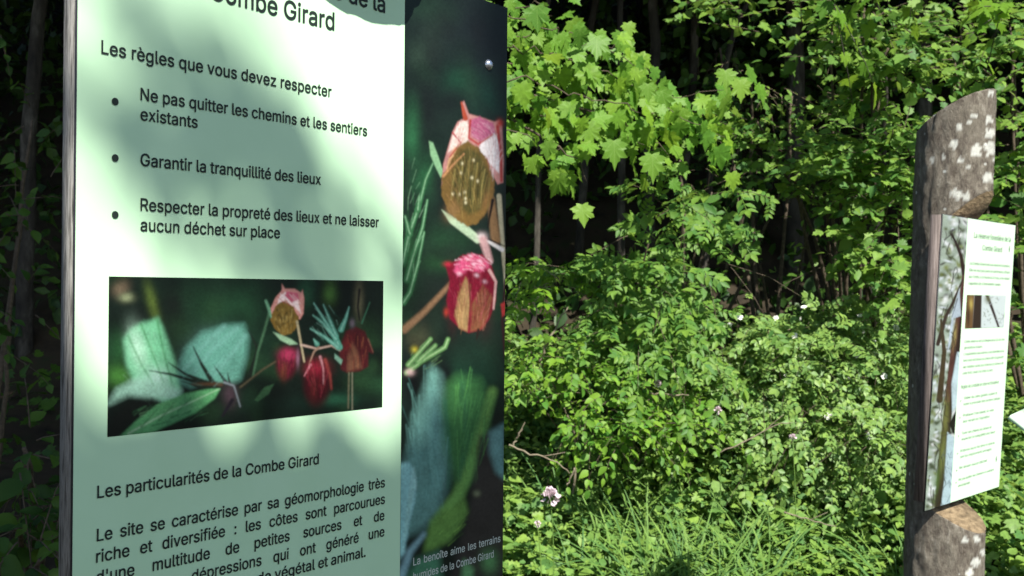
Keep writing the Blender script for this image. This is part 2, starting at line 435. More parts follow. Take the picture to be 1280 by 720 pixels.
class Print:
    def __init__(s, fr, u0, u1, v0, v1, dens, base, gain):
        s.fr = fr; s.g = gain
        s.w, s.h = int((u1 - u0) * dens), int((v1 - v0) * dens)
        U, V = np.meshgrid(u0 + (np.arange(s.w) + .5) / s.w * (u1 - u0), v0 + (np.arange(s.h) + .5) / s.h * (v1 - v0))
        s.X, s.Y = fr.px(U, V); s.X += 0; s.U, s.V = U, V
        s.img = np.zeros((s.h, s.w, 3)); s.img[:] = np.array(lin(base)) / gain
    def _bb(s, x0, x1, y0, y1):
        m = (s.X > x0) & (s.X < x1) & (s.Y > y0) & (s.Y < y1)
        if not m.any(): return None
        r = np.where(m.any(1))[0]; c = np.where(m.any(0))[0]
        return slice(r[0], r[-1] + 1), slice(c[0], c[-1] + 1)
    def _mix(s, sl, a, col, g=None):
        c = np.array(lin(col)) / (g or s.g); a = a[..., None]
        s.img[sl] = s.img[sl] * (1 - a) + c * a
    def blob(s, x, y, rx, ry, col, ang=0, a=1.0, p=1.0, g=None):
        R = max(rx, ry) * 2.6; sl = s._bb(x - R, x + R, y - R, y + R)
        if sl is None: return
        ca, sa = math.cos(math.radians(ang)), math.sin(math.radians(ang)); dx, dy = s.X[sl] - x, s.Y[sl] - y
        q = ((dx * ca + dy * sa) / rx) ** 2 + ((-dx * sa + dy * ca) / ry) ** 2
        s._mix(sl, a * np.exp(-q ** p), col, g)
    def poly(s, pts, col, soft=1.2, a=1.0, wob=0, g=None):
        p = np.array(pts, float); sl = s._bb(p[:, 0].min() - 3 * soft, p[:, 0].max() + 3 * soft, p[:, 1].min() - 3 * soft, p[:, 1].max() + 3 * soft)
        if sl is None: return
        x, y = s.X[sl], s.Y[sl]; ins = np.zeros(x.shape, bool); d = np.full(x.shape, 1e9)
        for i in range(len(p)):
            (x0, y0), (x1, y1) = p[i], p[(i + 1) % len(p)]
            if y0 != y1:
                c = ((y0 > y) != (y1 > y)) & (x < (x1 - x0) * (y - y0) / (y1 - y0) + x0); ins ^= c
            ex, ey = x1 - x0, y1 - y0; t = np.clip(((x - x0) * ex + (y - y0) * ey) / (ex * ex + ey * ey + 1e-9), 0, 1)
            d = np.minimum(d, np.hypot(x - x0 - t * ex, y - y0 - t * ey))
        sd = np.where(ins, d, -d)
        if wob: sd = sd + wob * s.noise(sl, 3.0)
        s._mix(sl, a * np.clip(.5 + sd / (2 * soft), 0, 1), col, g)
    def line(s, pts, w0, w1, col, soft=.8, a=1.0, g=None):
        p = np.array(pts, float); m = max(w0, w1) + 3 * soft
        sl = s._bb(p[:, 0].min() - m, p[:, 0].max() + m, p[:, 1].min() - m, p[:, 1].max() + m)
        if sl is None: return
        x, y = s.X[sl], s.Y[sl]; al = np.zeros(x.shape); n = len(p) - 1
        for i in range(n):
            (x0, y0), (x1, y1) = p[i], p[i + 1]; ex, ey = x1 - x0, y1 - y0
            t = np.clip(((x - x0) * ex + (y - y0) * ey) / (ex * ex + ey * ey + 1e-9), 0, 1)
            d = np.hypot(x - x0 - t * ex, y - y0 - t * ey); w = w0 + (w1 - w0) * (i + t) / n
            al = np.maximum(al, np.clip(.5 + (w / 2 - d) / (2 * soft), 0, 1))
        s._mix(sl, al * a, col, g)
    def noise(s, sl, cell, seed=3):
        x, y = s.X[sl] / cell, s.Y[sl] / cell; xi, yi = np.floor(x).astype(int), np.floor(y).astype(int)
        fx, fy = x - xi, y - yi; fx, fy = fx * fx * (3 - 2 * fx), fy * fy * (3 - 2 * fy)
        def h(a, b):
            q = np.sin(a * 127.1 + b * 311.7 + seed * 74.7) * 43758.5453; return (q - np.floor(q)) * 2 - 1
        return (h(xi, yi) * (1 - fx) + h(xi + 1, yi) * fx) * (1 - fy) + (h(xi, yi + 1) * (1 - fx) + h(xi + 1, yi + 1) * fx) * fy
    def grain(s, amt=.12, cell=2.2):
        sl = (slice(None), slice(None))
        k = 1 + amt * s.noise(sl, cell, 5) + amt * .9 * s.noise(sl, cell * 6, 9) + amt * s.noise(sl, cell * 17, 2)
        s.img *= k[..., None]
    def streaks(s, x, y, rx, ry, ang, n, ln, w, cols, a=.6, bend=.3, seed=0, g=None):
        "fine lines inside an ellipse, roughly along ang"
        q = random.Random(seed + int(x * 7 + y))
        for _ in range(n):
            t, rr = q.uniform(0, 6.283), math.sqrt(q.random()); cx, cy = rr * math.cos(t) * rx, rr * math.sin(t) * ry
            th = math.radians(ang + q.uniform(-14, 14) + cx / rx * bend * 50); dx, dy = math.cos(th) * ln / 2, math.sin(th) * ln / 2
            k = q.uniform(.5, 1.2); s.line([(x + cx - dx * k, y + cy - dy * k), (x + cx + dx * k, y + cy + dy * k)], w * q.uniform(.5, 1.2), w * .3, q.choice(cols), .7, a * q.uniform(.4, 1), g)
    def bokeh(s, x0, x1, y0, y1, n, r0, r1, cols, a=.35, seed=1, g=None):
        q = random.Random(seed)
        for _ in range(n): s.blob(q.uniform(x0, x1), q.uniform(y0, y1), q.uniform(r0, r1), q.uniform(r0, r1) * q.uniform(.7, 2), q.choice(cols), q.uniform(-40, 40), a, 1.2, g)
    def blur(s, k):
        for ax in (0, 1):
            acc = np.zeros_like(s.img); tot = 0
            for d in range(-3, 4):
                w = math.exp(-d * d / (2 * k * k)); acc += w * np.take(s.img, np.clip(np.arange(s.img.shape[ax]) + d, 0, s.img.shape[ax] - 1), ax); tot += w
            s.img = acc / tot
    def image(s, name):
        im = bpy.data.images.new(name, s.w, s.h, alpha=False, float_buffer=True)
        im.colorspace_settings.name = 'Linear Rec.709'
        a = np.ones((s.h, s.w, 4), np.float32); a[..., :3] = np.clip(s.img[::-1], .002, .9)
        im.pixels.foreach_set(a.ravel()); im.pack(); return im

def print_part(name, fr, u0, u1, v0, v1, img, root, n=.0004, rough=.35):
    m, nn, l, p = mat_new(name + '_ink'); t = nn.new('ShaderNodeTexImage'); t.image = img; t.extension = 'EXTEND'
    l.new(t.outputs[0], p.inputs['Base Color']); p.inputs['Roughness'].default_value = rough; p.inputs['Specular IOR Level'].default_value = .18
    v = np.array([fr.P(u, w, n) for (u, w) in ((u0, v1), (u1, v1), (u1, v0), (u0, v0))]) - np.array(root.location)
    me = mesh_np(name, v, np.array([(0, 1, 2, 3)]), m)
    uvl = me.uv_layers.new(name='UVMap')
    for i, c in enumerate(((0, 0), (1, 0), (1, 1), (0, 1))): uvl.data[i].uv = c
    return link(name, me, root)

# -- lettering
FONT = None
try:
    fp = os.path.join(bpy.utils.system_resource('DATAFILES', path='fonts'), 'Inter.woff2')
    if os.path.exists(fp): FONT = bpy.data.fonts.load(fp)
except Exception: FONT = None
_GLY = {}
def _fill(loops):
    "trapezoids covering closed outlines by the non-zero winding rule"
    E = np.vstack([np.column_stack([l, np.roll(l, -1, 0)]) for l in loops])
    ys = np.unique(np.round(np.concatenate([l[:, 1] for l in loops]), 4)); keep = [ys[0]]
    for y in ys[1:]:
        if y - keep[-1] > .004: keep.append(y)
    V, F = [], []
    for y0, y1 in zip(keep[:-1], keep[1:]):
        ym = (y0 + y1) / 2; m = (E[:, 1] > ym) != (E[:, 3] > ym); e = E[m]
        if not len(e): continue
        dy = e[:, 3] - e[:, 1]; sx = (e[:, 2] - e[:, 0]) / dy; xm = e[:, 0] + sx * (ym - e[:, 1]); o = np.argsort(xm); w = 0
        for i in o:
            w1 = w + (1 if dy[i] > 0 else -1)
            if w == 0: st = i
            elif w1 == 0:
                k = len(V); V += [(xm[st] + sx[st] * (y0 - ym), y0), (xm[i] + sx[i] * (y0 - ym), y0), (xm[i] + sx[i] * (y1 - ym), y1), (xm[st] + sx[st] * (y1 - ym), y1)]; F.append((k, k + 1, k + 2, k + 3))
            w = w1
    return np.array(V), np.array(F)

def _txt(s, bold, spw=1.0):
    "outlines of a line of text, thickened by bold and filled: vertices (x, y) and quads"
    c = bpy.data.curves.new('text', 'FONT'); c.body = s; c.resolution_u = 3; c.space_word = spw; c.fill_mode = 'NONE'
    if FONT: c.font = FONT
    o = bpy.data.objects.new('text', c); LINK(o)
    me = bpy.data.meshes.new_from_object(o.evaluated_get(bpy.context.evaluated_depsgraph_get())); bpy.data.objects.remove(o)
    n = len(me.vertices); v = np.empty(n * 3, np.float32); me.vertices.foreach_get('co', v); v = v.reshape(-1, 3)[:, :2].astype(float)
    nxt = {e.vertices[0]: e.vertices[1] for e in me.edges}; bpy.data.meshes.remove(me)
    seen, loops = set(), []
    for a in range(n):
        if a in seen: continue
        i, l = a, []
        while i not in seen and i in nxt: seen.add(i); l.append(i); i = nxt[i]
        if len(l) > 2:
            p = v[l]; d = np.roll(p, -1, 0) - p; p = p[np.hypot(d[:, 0], d[:, 1]) > 1e-5]
            t = nrm(nrm(np.roll(p, -1, 0) - p) + nrm(p - np.roll(p, 1, 0)))
            loops.append((p, t))
    if not loops: return np.zeros((0, 2)), np.zeros((0, 4), int)
    area = [np.sum(p[:, 0] * np.roll(p[:, 1], -1) - np.roll(p[:, 0], -1) * p[:, 1]) for p, t in loops]
    sg = np.sign(area[int(np.argmax(np.abs(area)))])
    loops = [p + np.column_stack([t[:, 1], -t[:, 0]]) * sg * bold for p, t in loops]
    loops.sort(key=lambda l: l[:, 0].min()); groups, cur, hi = [], [], -1e9
    for l in loops:
        if cur and l[:, 0].min() > hi: groups.append(cur); cur = []
        cur.append(l); hi = max(hi, l[:, 0].max()) if len(cur) > 1 else l[:, 0].max()
    groups.append(cur); V, F, k = [], [], 0
    for g in groups:
        x0 = min(l[:, 0].min() for l in g); key = (tuple(np.round(np.concatenate([(l - [x0, 0]).ravel() for l in g]), 3)))
        if key not in _GLY: _GLY[key] = _fill([l - [x0, 0] for l in g])
        gv, gf = _GLY[key]
        if len(gv): V.append(gv + [x0, 0]); F.append(gf + k); k += len(gv)
    return np.vstack(V), np.vstack(F)
CAP = float(_txt('H', 0)[0][:, 1].max())

def lettering(root, fr, s, x0, y0, x1, cap, mat, bold=.0135, sx=None, align='fit', n=.0008, name='text_line'):
    """one line of print. fit: stretch to end at pixel x1; just: widen the word gaps with glyph stretch sx; right: end at x1"""
    u0, v0 = fr.uv(x0, y0); u1 = fr.u_at(x1, v0) if x1 else None
    v, f = _txt(s, bold); k = cap / CAP; a, b = v[:, 0].min(), v[:, 0].max()
    if align == 'fit': kx = (u1 - u0) / (b - a)
    else: kx = k * sx
    if align == 'just':
        v2, f2 = _txt(s, bold, 2.0); w2 = v2[:, 0].max() - v2[:, 0].min()
        spw = 1 + ((u1 - u0) / kx - (b - a)) / max(w2 - (b - a), 1e-6); v, f = _txt(s, bold, max(.3, spw)); a, b = v[:, 0].min(), v[:, 0].max()
    if align == 'right': u0, v0 = fr.uv(x1, y0); u0 = u0 - (b - a) * kx
    part(name, fr.P(u0 + (v[:, 0] - a) * kx, v0 - v[:, 1] * k, np.full(len(v), n)), f, mat, root); return kx / k

def disc(fr, u, v, r, n, sides=20):
    a = np.arange(sides) * 2 * math.pi / sides
    return np.vstack([fr.P(u, v, n)[None], fr.P(u + r * np.cos(a), v - r * np.sin(a), np.full(sides, n))]), \
        np.array([(0, 1 + i, 1 + (i + 1) % sides) for i in range(sides)])

INK = noise_mat('printing_ink', [(.012, .02, .016), (.02, .03, .024)], 50, .5, 0)
INKW = noise_mat('white_printing_ink', [(.45, .52, .45), (.55, .6, .54)], 50, .5, 0)
PALE = lambda: None
def sheet_mat(name, col):
    m, n, l, p = mat_new(name); tc = n.new('ShaderNodeTexCoord'); nz = n.new('ShaderNodeTexNoise')
    nz.inputs['Scale'].default_value = 14; nz.inputs['Detail'].default_value = 6; l.new(tc.outputs['Object'], nz.inputs['Vector'])
    r = n.new('ShaderNodeValToRGB'); e = r.color_ramp.elements; e[0].position = .3; e[1].position = .75
    e[0].color = (col[0] * .93, col[1] * .955, col[2] * .92, 1); e[1].color = (*col, 1)
    l.new(nz.outputs[0], r.inputs[0]); l.new(r.outputs[0], p.inputs['Base Color'])
    p.inputs['Roughness'].default_value = .32; p.inputs['Specular IOR Level'].default_value = .35
    return m
SHEET1 = sheet_mat('pale_green_sheet', (.55, .81, .54)); SHEET2 = sheet_mat('white_sheet', (.58, .78, .58))
EDGE = noise_mat('dark_sheet_edge', [(.012, .012, .016), (.03, .03, .035)], 60, .5, 0)
BOARD = noise_mat('weathered_board', [(.025, .023, .02), (.10, .095, .085), (.27, .26, .24), (.13, .125, .11), (.36, .35, .32)], 330, .85, .7, (1, 1, .045), detail=4, dist=.002)
BOARD2 = noise_mat('brown_grey_board', [(.05, .04, .036), (.13, .105, .095), (.22, .185, .17)], 200, .85, .5, (1, 1, .05), dist=.002)
CUTWOOD = noise_mat('sawn_wood', [(.07, .05, .03), (.20, .145, .085), (.33, .25, .15)], 26, .85, .6, (1, 1, 4))
STEEL = noise_mat('screw_steel', [(.45, .5, .58), (.6, .65, .72)], 30, .25, .1); STEEL.node_tree.nodes['Principled BSDF'].inputs['Metallic'].default_value = .9

def bark_mat():
    m, n, l, p = mat_new('log_bark')
    tc = n.new('ShaderNodeTexCoord'); nz = n.new('ShaderNodeTexNoise'); nz.inputs['Scale'].default_value = 42
    nz.inputs['Detail'].default_value = 10; nz.inputs['Roughness'].default_value = .75; mp = n.new('ShaderNodeMapping'); mp.inputs['Scale'].default_value = (1, 1, .5); l.new(tc.outputs['Object'], mp.inputs[0]); l.new(mp.outputs[0], nz.inputs['Vector'])
    r = n.new('ShaderNodeValToRGB'); l.new(nz.outputs[0], r.inputs[0]); e = r.color_ramp.elements
    e[0].position = .30; e[0].color = (.05, .04, .03, 1); e[1].position = .74; e[1].color = (.38, .35, .30, 1)
    x = e.new(.45); x.color = (.12, .102, .082, 1); x = e.new(.57); x.color = (.19, .17, .135, 1)
    nz2 = n.new('ShaderNodeTexNoise'); nz2.inputs['Scale'].default_value = 5; nz2.inputs['Detail'].default_value = 4
    l.new(tc.outputs['Object'], nz2.inputs['Vector'])
    mr = n.new('ShaderNodeMapRange'); mr.inputs[1].default_value = .5; mr.inputs[2].default_value = .75; l.new(nz2.outputs[0], mr.inputs[0])
    mx = n.new('ShaderNodeMixRGB'); l.new(mr.outputs[0], mx.inputs[0]); l.new(r.outputs[0], mx.inputs[1]); mx.inputs[2].default_value = (.15, .135, .105, 1)
    mx.inputs[0].default_value = .5
    vo = n.new('ShaderNodeTexVoronoi'); vo.inputs['Scale'].default_value = 30; l.new(tc.outputs['Object'], vo.inputs['Vector'])
    lt = n.new('ShaderNodeMapRange'); lt.inputs[1].default_value = .22; lt.inputs[2].default_value = .12; l.new(vo.outputs['Distance'], lt.inputs[0])
    gt = n.new('ShaderNodeMath'); gt.operation = 'GREATER_THAN'; gt.inputs[1].default_value = .72; l.new(vo.outputs['Color'], gt.inputs[0])
    mu = n.new('ShaderNodeMath'); mu.operation = 'MULTIPLY'; l.new(lt.outputs[0], mu.inputs[0]); l.new(gt.outputs[0], mu.inputs[1])
    at = n.new('ShaderNodeAttribute'); at.attribute_name = 'lichen'
    ma = n.new('ShaderNodeMath'); ma.operation = 'MAXIMUM'; l.new(mu.outputs[0], ma.inputs[0]); l.new(at.outputs['Fac'], ma.inputs[1])
    m2 = n.new('ShaderNodeMixRGB'); l.new(ma.outputs[0], m2.inputs[0]); l.new(mx.outputs[0], m2.inputs[1]); m2.inputs[2].default_value = (.55, .56, .51, 1)
    l.new(m2.outputs[0], p.inputs['Base Color']); p.inputs['Roughness'].default_value = .92; p.inputs['Specular IOR Level'].default_value = .15
    b = n.new('ShaderNodeBump'); b.inputs['Strength'].default_value = 1.0; b.inputs['Distance'].default_value = .012
    l.new(nz.outputs[0], b.inputs['Height']); l.new(b.outputs[0], p.inputs['Normal'])
    return m
BARK = bark_mat()

def boolean(o, verts, faces, mat, op='DIFFERENCE'):
    c = link('cutter', mesh_np('cutter', verts, faces, mat))
    for me_ in (c.data, o.data):
        bm = bmesh.new(); bm.from_mesh(me_); bmesh.ops.recalc_face_normals(bm, faces=bm.faces[:]); bm.to_mesh(me_); bm.free()
    md = o.modifiers.new('b', 'BOOLEAN'); md.object = c; md.operation = op; md.solver = 'EXACT'
    dg = bpy.context.evaluated_depsgraph_get(); me = bpy.data.meshes.new_from_object(o.evaluated_get(dg), depsgraph=dg)
    o.modifiers.clear(); o.data = me; bpy.data.objects.remove(c)

def log_post(root, fr, uc, off, rad, vt, vb, vtop_hi, slope, up_slope, lo_slope, inner, spots=(), seed=0, scar=None, own_lean=None):
    "log standing behind a board with a notch that the board sits in. off: distance of the axis behind the board plane"
    ax = fr.P(uc, vt, -off); n = fr.P(uc, vt, 0) - ax; n[2] = 0; n = nrm(n); r = np.array([-n[1], n[0], 0.])
    ax_low = fr.P(uc, vb, -off); lean_b = (ax_low - ax) / (ax[2] - ax_low[2])     # xy drift of the board per metre down
    lean = lean_b if own_lean is None else np.array([*own_lean, 0.])
    zt = ax[2] + 1.0; SE, RI = 150, 300; v = np.zeros((RI, SE, 3)); lich = np.zeros((RI, SE))
    sp = [(fr, s) for s in spots]
    zz = np.linspace(-.25, zt, RI)
    for i, z in enumerate(zz):
        c = ax + np.array([lean[0], lean[1], 0]) * (ax[2] - z)
        for j in range(SE):
            a = 2 * math.pi * j / SE; d = n * math.cos(a) + r * math.sin(a)
            q = Vector((math.cos(a) * 1.2 + seed * 7, math.sin(a) * 1.2, z * 1.5))
            q2 = Vector((math.cos(a) * 5 + seed, math.sin(a) * 5, z * 14))
            R = rad * (1 + .05 * mnoise.noise(q) + .035 * mnoise.noise(q2) + .012 * mnoise.noise(q2 * 3)) * (1 + .04 * (1.2 - z) * .5)
            if scar is not None:
                dz, da = (z - scar[1]) / scar[3], (((a - scar[0] + math.pi) % (2 * math.pi)) - math.pi) / scar[2]
                e = dz * dz + da * da
                R += scar[4] * (math.exp(-((math.sqrt(e) - 1) ** 2) * 6) - .8 * math.exp(-e * 3))
            p = c + d * R; v[i, j] = (p[0], p[1], z)
    X, Y, Z = to_px(v.reshape(-1, 3))
    ln = np.zeros(len(X))
    face = ((v - ax).reshape(-1, 3) @ nrm(EYE * [1, 1, 0] - ax * [1, 1, 0])) > 0
    for k, (sx, sy, sr) in enumerate(spots):
        wob = np.array([mnoise.noise(Vector((x * .22, y * .22, k * 5.))) for x, y in zip(X, Y)]) if False else 0
        near = face & (np.hypot(X - sx, Y - sy) < sr * 2)
        for i in np.where(near)[0]:
            dd = math.hypot(X[i] - sx, Y[i] - sy) / sr + .6 * mnoise.noise(Vector((X[i] * .25, Y[i] * .25, k * 5.)))
            ln[i] = max(ln[i], min(.85, max(0, (1.05 - dd) * 6)))
    V = v.reshape(-1, 3); f = []
    for i in range(RI - 1):
        for j in range(SE):
            a = i * SE + j; b = i * SE + (j + 1) % SE; f.append((a, b, b + SE, a + SE))
    loc = np.array(root.location)
    me = bpy.data.meshes.new('log_post')
    faces = [tuple(x) for x in f] + [tuple(range(SE))[::-1], tuple((RI - 1) * SE + j for j in range(SE))]
    me.from_pydata([tuple(p) for p in (V - loc)], [], faces); me.materials.append(BARK); me.materials.append(CUTWOOD)
    me.polygons.foreach_set('use_smooth', np.ones(len(faces), bool))
    at = me.attributes.new('lichen', 'FLOAT', 'POINT'); at.data.foreach_set('value', ln.astype(np.float32))
    me.update(); o = link('log_post', me, None)
    o.location = root.location
    bpy.context.view_layer.update()
    # notch
    z0, z1 = fr.P(uc, vb, 0)[2], fr.P(uc, vt, 0)[2]
    def pt(nn, rr, z):
        c = ax + np.array([lean_b[0], lean_b[1], 0]) * (ax[2] - z); return c + n * nn + r * rr + [0, 0, z - c[2]]
    O = .4
    prof = [(inner, z0 - .012), (O, z0 - .012 - (O - inner) * lo_slope), (O, z1 + (O - inner) * up_slope), (inner, z1)]
    vv = [pt(a, -.5, z) for a, z in prof] + [pt(a, .5, z) for a, z in prof]
    ff = [(3, 2, 1), (3, 1, 0), (4, 5, 6), (4, 6, 7)]
    for i in range(4):
        a, b = i, (i + 1) % 4; ff += [(a, b, b + 4), (a, b + 4, a + 4)]
    boolean(o, np.array(vv), np.array(ff), CUTWOOD)
    # slanted top cut
    zh = fr.P(uc, vtop_hi, 0)[2]; d1 = nrm(np.array(slope)); h = Vector(d1)
    e1 = nrm(np.cross(d1, [0, 1, .3])); e2 = np.cross(d1, e1); c0 = pt(0, 0, zh)
    base = [c0 + e1 * a + e2 * b for a, b in ((-1, -1), (1, -1), (1, 1), (-1, 1))]; top = [p + d1 * 1.5 for p in base]
    vv = np.array(base + top); ff = np.array([(0, 3, 2), (0, 2, 1), (4, 5, 6), (4, 6, 7), (0, 1, 5), (0, 5, 4), (1, 2, 6), (1, 6, 5), (2, 3, 7), (2, 7, 6), (3, 0, 4), (3, 4, 7)])
    if np.dot(np.cross(vv[1] - vv[0], vv[2] - vv[0]), d1) > 0: pass
    boolean(o, vv, ff, CUTWOOD)
    o.parent = root; o.location = (0, 0, 0)
    return o

# ===== sign 1, close to the camera
vT1, vB1 = F1.uv(635, 10)[1], None
vB1 = vT1 + .94
UW = .4431; UE = .65
base1 = F1.P(.325, 0, -.07); base1[2] = 0
S1 = thing('information_sign', 'large pale green reserve rules sign with flower photos close to the viewer', 'sign', base1)
v, f = box_mesh(F1, 0, UE, vT1, vB1, -.003, -.0002); part('sheet_core', v, f, EDGE, S1)
v = np.array([F1.P(u, w, 0) for (u, w) in ((0.0006, vB1 - .0006), (UW, vB1 - .0006), (UW, vT1 + .0006), (0.0006, vT1 + .0006))]); part('printed_sheet', v, np.array([(0, 1, 2, 3)]), SHEET1, S1)
v, f = box_mesh(F1, .0015, UE - .002, vT1 + .001, vB1 - .002, -.026, -.0034); part('backing_board', v, f, BOARD, S1)
TX = [
 ('Les règles que vous devez respecter', 126, 66.7, 414, .0127),
 ('Ne pas quitter les chemins et les sentiers', 175, 125, 458.5, .0121),
 ('existants', 175, 150, 246.7, .0121),
 ('Garantir la tranquillité des lieux', 175, 207, 400.7, .0121),
 ('Respecter la propreté des lieux et ne laisser', 175, 263, 473, .0121),
 ('aucun déchet sur place', 175, 288.5, 349.5, .0121),
 ('Les particularités de la Combe Girard', 121, 622.8, 398, .0119)]
for s, x0, y0, x1, cp in TX: SX = lettering(S1, F1, s, x0, y0, x1, cp, INK)
lettering(S1, F1, 'La réserve forestière de la', 480, 16.2, 481, .0205, INK, sx=SX, align='right')
lettering(S1, F1, 'Combe Girard', 262, -1.5, 417.5, .0205, INK)
for s, x0, y0, x1 in (('Le site se caractérise par sa géomorphologie très', 120.5, 676.7, 480.7), ('riche et diversifiée : les côtes sont parcourues', 119.5, 703.4, 480.7),
                      ("d'une multitude de petites sources et de", 119.5, 729.5, 480), ('nombreuses dépressions qui ont généré une', 119.5, 755.5, 480)):
    lettering(S1, F1, s, x0, y0, x1, .0119, INK, sx=SX * .985, align='just')
lettering(S1, F1, 'grande richesse du monde végétal et animal.', 119.5, 781, 456.5, .0119, INK)
for y in (127, 197.5, 268.5):
    u, w = F1.uv(143.5, y); v, f = disc(F1, u, w, .0037, .0008); part('bullet', v, f, INK, S1)

# central photograph of the print
pu0, pw0 = .0355, 0.0; pu1, pw1 = .409, .1556
G = 1.9
A = Print(F1, pu0, pu1, pw0, pw1, 2100, (18, 30, 24), G)
for x, y, rx, ry, c, an in ((250, 380, 60, 30, (30, 62, 40), 0), (300, 390, 30, 40, (34, 72, 46), 20), (215, 385, 20, 30, (22, 30, 24), 0), (172, 400, 18, 25, (16, 22, 18), 0),
                            (190, 378, 6, 22, (96, 118, 52), -15), (150, 358, 9, 10, (140, 120, 96), 30), (158, 372, 8, 5, (150, 160, 120), 0), (412, 366, 8, 13, (92, 140, 62), 0),
                            (384, 360, 10, 20, (40, 92, 62), 0), (448, 376, 5, 22, (116, 112, 84), 0), (147, 440, 12, 22, (40, 92, 48), 0), (150, 470, 16, 14, (78, 140, 60), 20), (470, 480, 30, 14, (34, 66, 42), 0),
                            (380, 505, 50, 12, (20, 38, 30), 0), (330, 420, 16, 30, (24, 50, 34), 0), (460, 440, 15, 20, (14, 24, 20), 0), (425, 500, 20, 8, (50, 110, 80), 0)):
    A.blob(x, y, rx, ry, c, an)
A.bokeh(136, 480, 346, 540, 70, 6, 20, [(12, 20, 16), (20, 40, 28), (34, 64, 44), (14, 24, 20), (44, 78, 46)], .4)
A.poly([(154, 424), (162, 412), (176, 404), (186, 402), (197, 397), (203, 410), (210, 428), (216, 446), (224, 470), (226, 494), (208, 506), (186, 492), (168, 478), (158, 456)], (120, 196, 150), 3)
A.blob(172, 435, 10, 26, (190, 232, 206), -12, .8); A.blob(196, 474, 16, 14, (196, 232, 220), 0, .8); A.blob(262, 440, 26, 20, (130, 184, 176), -30, .6)
A.blur(3.2); A.blur(3.2)
for q in ([(176, 406), (190, 440), (204, 478)], [(196, 400), (204, 440), (216, 484)], [(160, 420), (176, 455), (196, 488)]): A.line(q, 2.2, 1, (58, 128, 74), 1.6, .8)
A.poly([(222, 462), (232, 436), (252, 416), (280, 407), (304, 405), (310, 420), (308, 446), (300, 474), (284, 482), (258, 476), (238, 484), (224, 478)], (96, 156, 138), 5)
for q in ([(296, 410), (262, 440), (236, 474)], [(306, 420), (284, 450), (262, 474)], [(280, 408), (250, 436), (228, 464)]): A.line(q, 5, 2, (120, 176, 164), 3, .55)
A.poly([(134, 506), (146, 486), (172, 472), (204, 478), (226, 488), (222, 500), (190, 498), (160, 494), (140, 504)], (164, 214, 190), 5)
A.poly([(134, 545), (140, 520), (160, 504), (190, 498), (200, 505), (170, 520), (150, 545)], (20, 26, 22), 4)
A.poly([(150, 545), (172, 524), (196, 506), (230, 492), (262, 486), (276, 484), (268, 498), (244, 516), (214, 530), (190, 541)], (96, 170, 110), 1.6)
A.line([(160, 542), (200, 520), (240, 502), (274, 486)], 2.5, 1, (170, 214, 170), 1)
for q in ([(176, 534), (196, 512)], [(198, 526), (216, 506)], [(222, 514), (238, 498)], [(190, 532), (214, 526)], [(214, 522), (238, 514)]): A.line(q, 2, 1, (46, 112, 66), 1, .8)
for q, w in (([(186, 463), (214, 468), (240, 476), (284, 484)], 7), ([(210, 453), (232, 468), (262, 480)], 6), ([(241, 433), (252, 456), (268, 482)], 7), ([(268, 458), (278, 472), (286, 484)], 6),
             ([(284, 466), (288, 484)], 4), ([(226, 476), (250, 484), (280, 482)], 6), ([(310, 412), (322, 436), (312, 470), (304, 482)], 9)):
    A.line(q, 1, w, (26, 36, 28), .8)
A.line([(240, 480), (276, 480)], 1.5, 5, (86, 60, 40), 1.6, .8)
A.line([(336, 392), (330, 414), (322, 440), (316, 470)], 3, 2, (72, 110, 80), 1.2); A.line([(332, 376), (340, 396)], 3, 5, (110, 164, 130), 1)
A.blob(288, 494, 9, 14, (74, 58, 66)); A.line([(280, 478), (292, 482), (300, 508)], 2.2, 1.5, (130, 140, 146), .9); A.line([(290, 500), (278, 520)], 5, 3, (30, 26, 34), 1)
A.line([(300, 484), (328, 462), (344, 452)], 2, 2, (88, 80, 60), 1); A.poly([(318, 500), (330, 484), (342, 480), (336, 492), (322, 502)], (58, 96, 64), 1)
A.poly([(340, 396), (338, 386), (344, 372), (352, 363), (352, 355), (356, 361), (368, 361), (376, 366), (378, 362), (380, 374), (379, 392), (375, 399), (366, 398), (356, 380), (346, 384)], (214, 150, 140), .8)
A.poly([(346, 382), (349, 371), (356, 365), (364, 366), (372, 375), (376, 392), (368, 384), (356, 375)], (246, 222, 220), 1)
A.poly([(358, 364), (372, 366), (374, 374), (364, 378), (356, 370)], (198, 96, 120), 1)
A.poly([(340, 390), (346, 380), (356, 376), (366, 383), (373, 396), (372, 408), (364, 417), (352, 420), (343, 410), (338, 400)], (122, 96, 42), .8, wob=.6)
for k in range(22):
    a = k * 2.4; rr = 1 + k * .72; A.blob(355 + rr * math.cos(a) * .85, 399 + rr * math.sin(a), 1.7, 2.4, ((70, 58, 24), (150, 126, 66))[k % 2], 0, .8)
A.poly([(341, 415), (350, 418), (364, 424), (372, 430), (362, 431), (350, 425)], (148, 186, 150), .8)
A.line([(371, 402), (376, 430), (380, 452)], 3, 2, (176, 164, 130), .8); A.line([(376, 431), (396, 436), (414, 432), (426, 439)], 2.4, 1.5, (206, 176, 160), .8)
A.line([(386, 456), (392, 440), (398, 434)], 1.5, 2.5, (160, 130, 110), .8)
A.blob(358, 455, 13, 20, (84, 16, 34), 8, 1, 3); A.blob(360, 443, 10, 7, (176, 56, 92), 0, .9); A.blob(354, 464, 4, 10, (108, 62, 40), 0, .7); A.blob(372, 448, 2, 10, (150, 110, 130), 0, .7)
A.blob(396, 480, 17, 28, (66, 12, 24), 0, 1, 3); A.blob(396, 460, 13, 10, (150, 36, 56), 0, .9); A.line([(406, 450), (412, 468), (414, 486)], 4, 2, (140, 60, 56), 1.4)
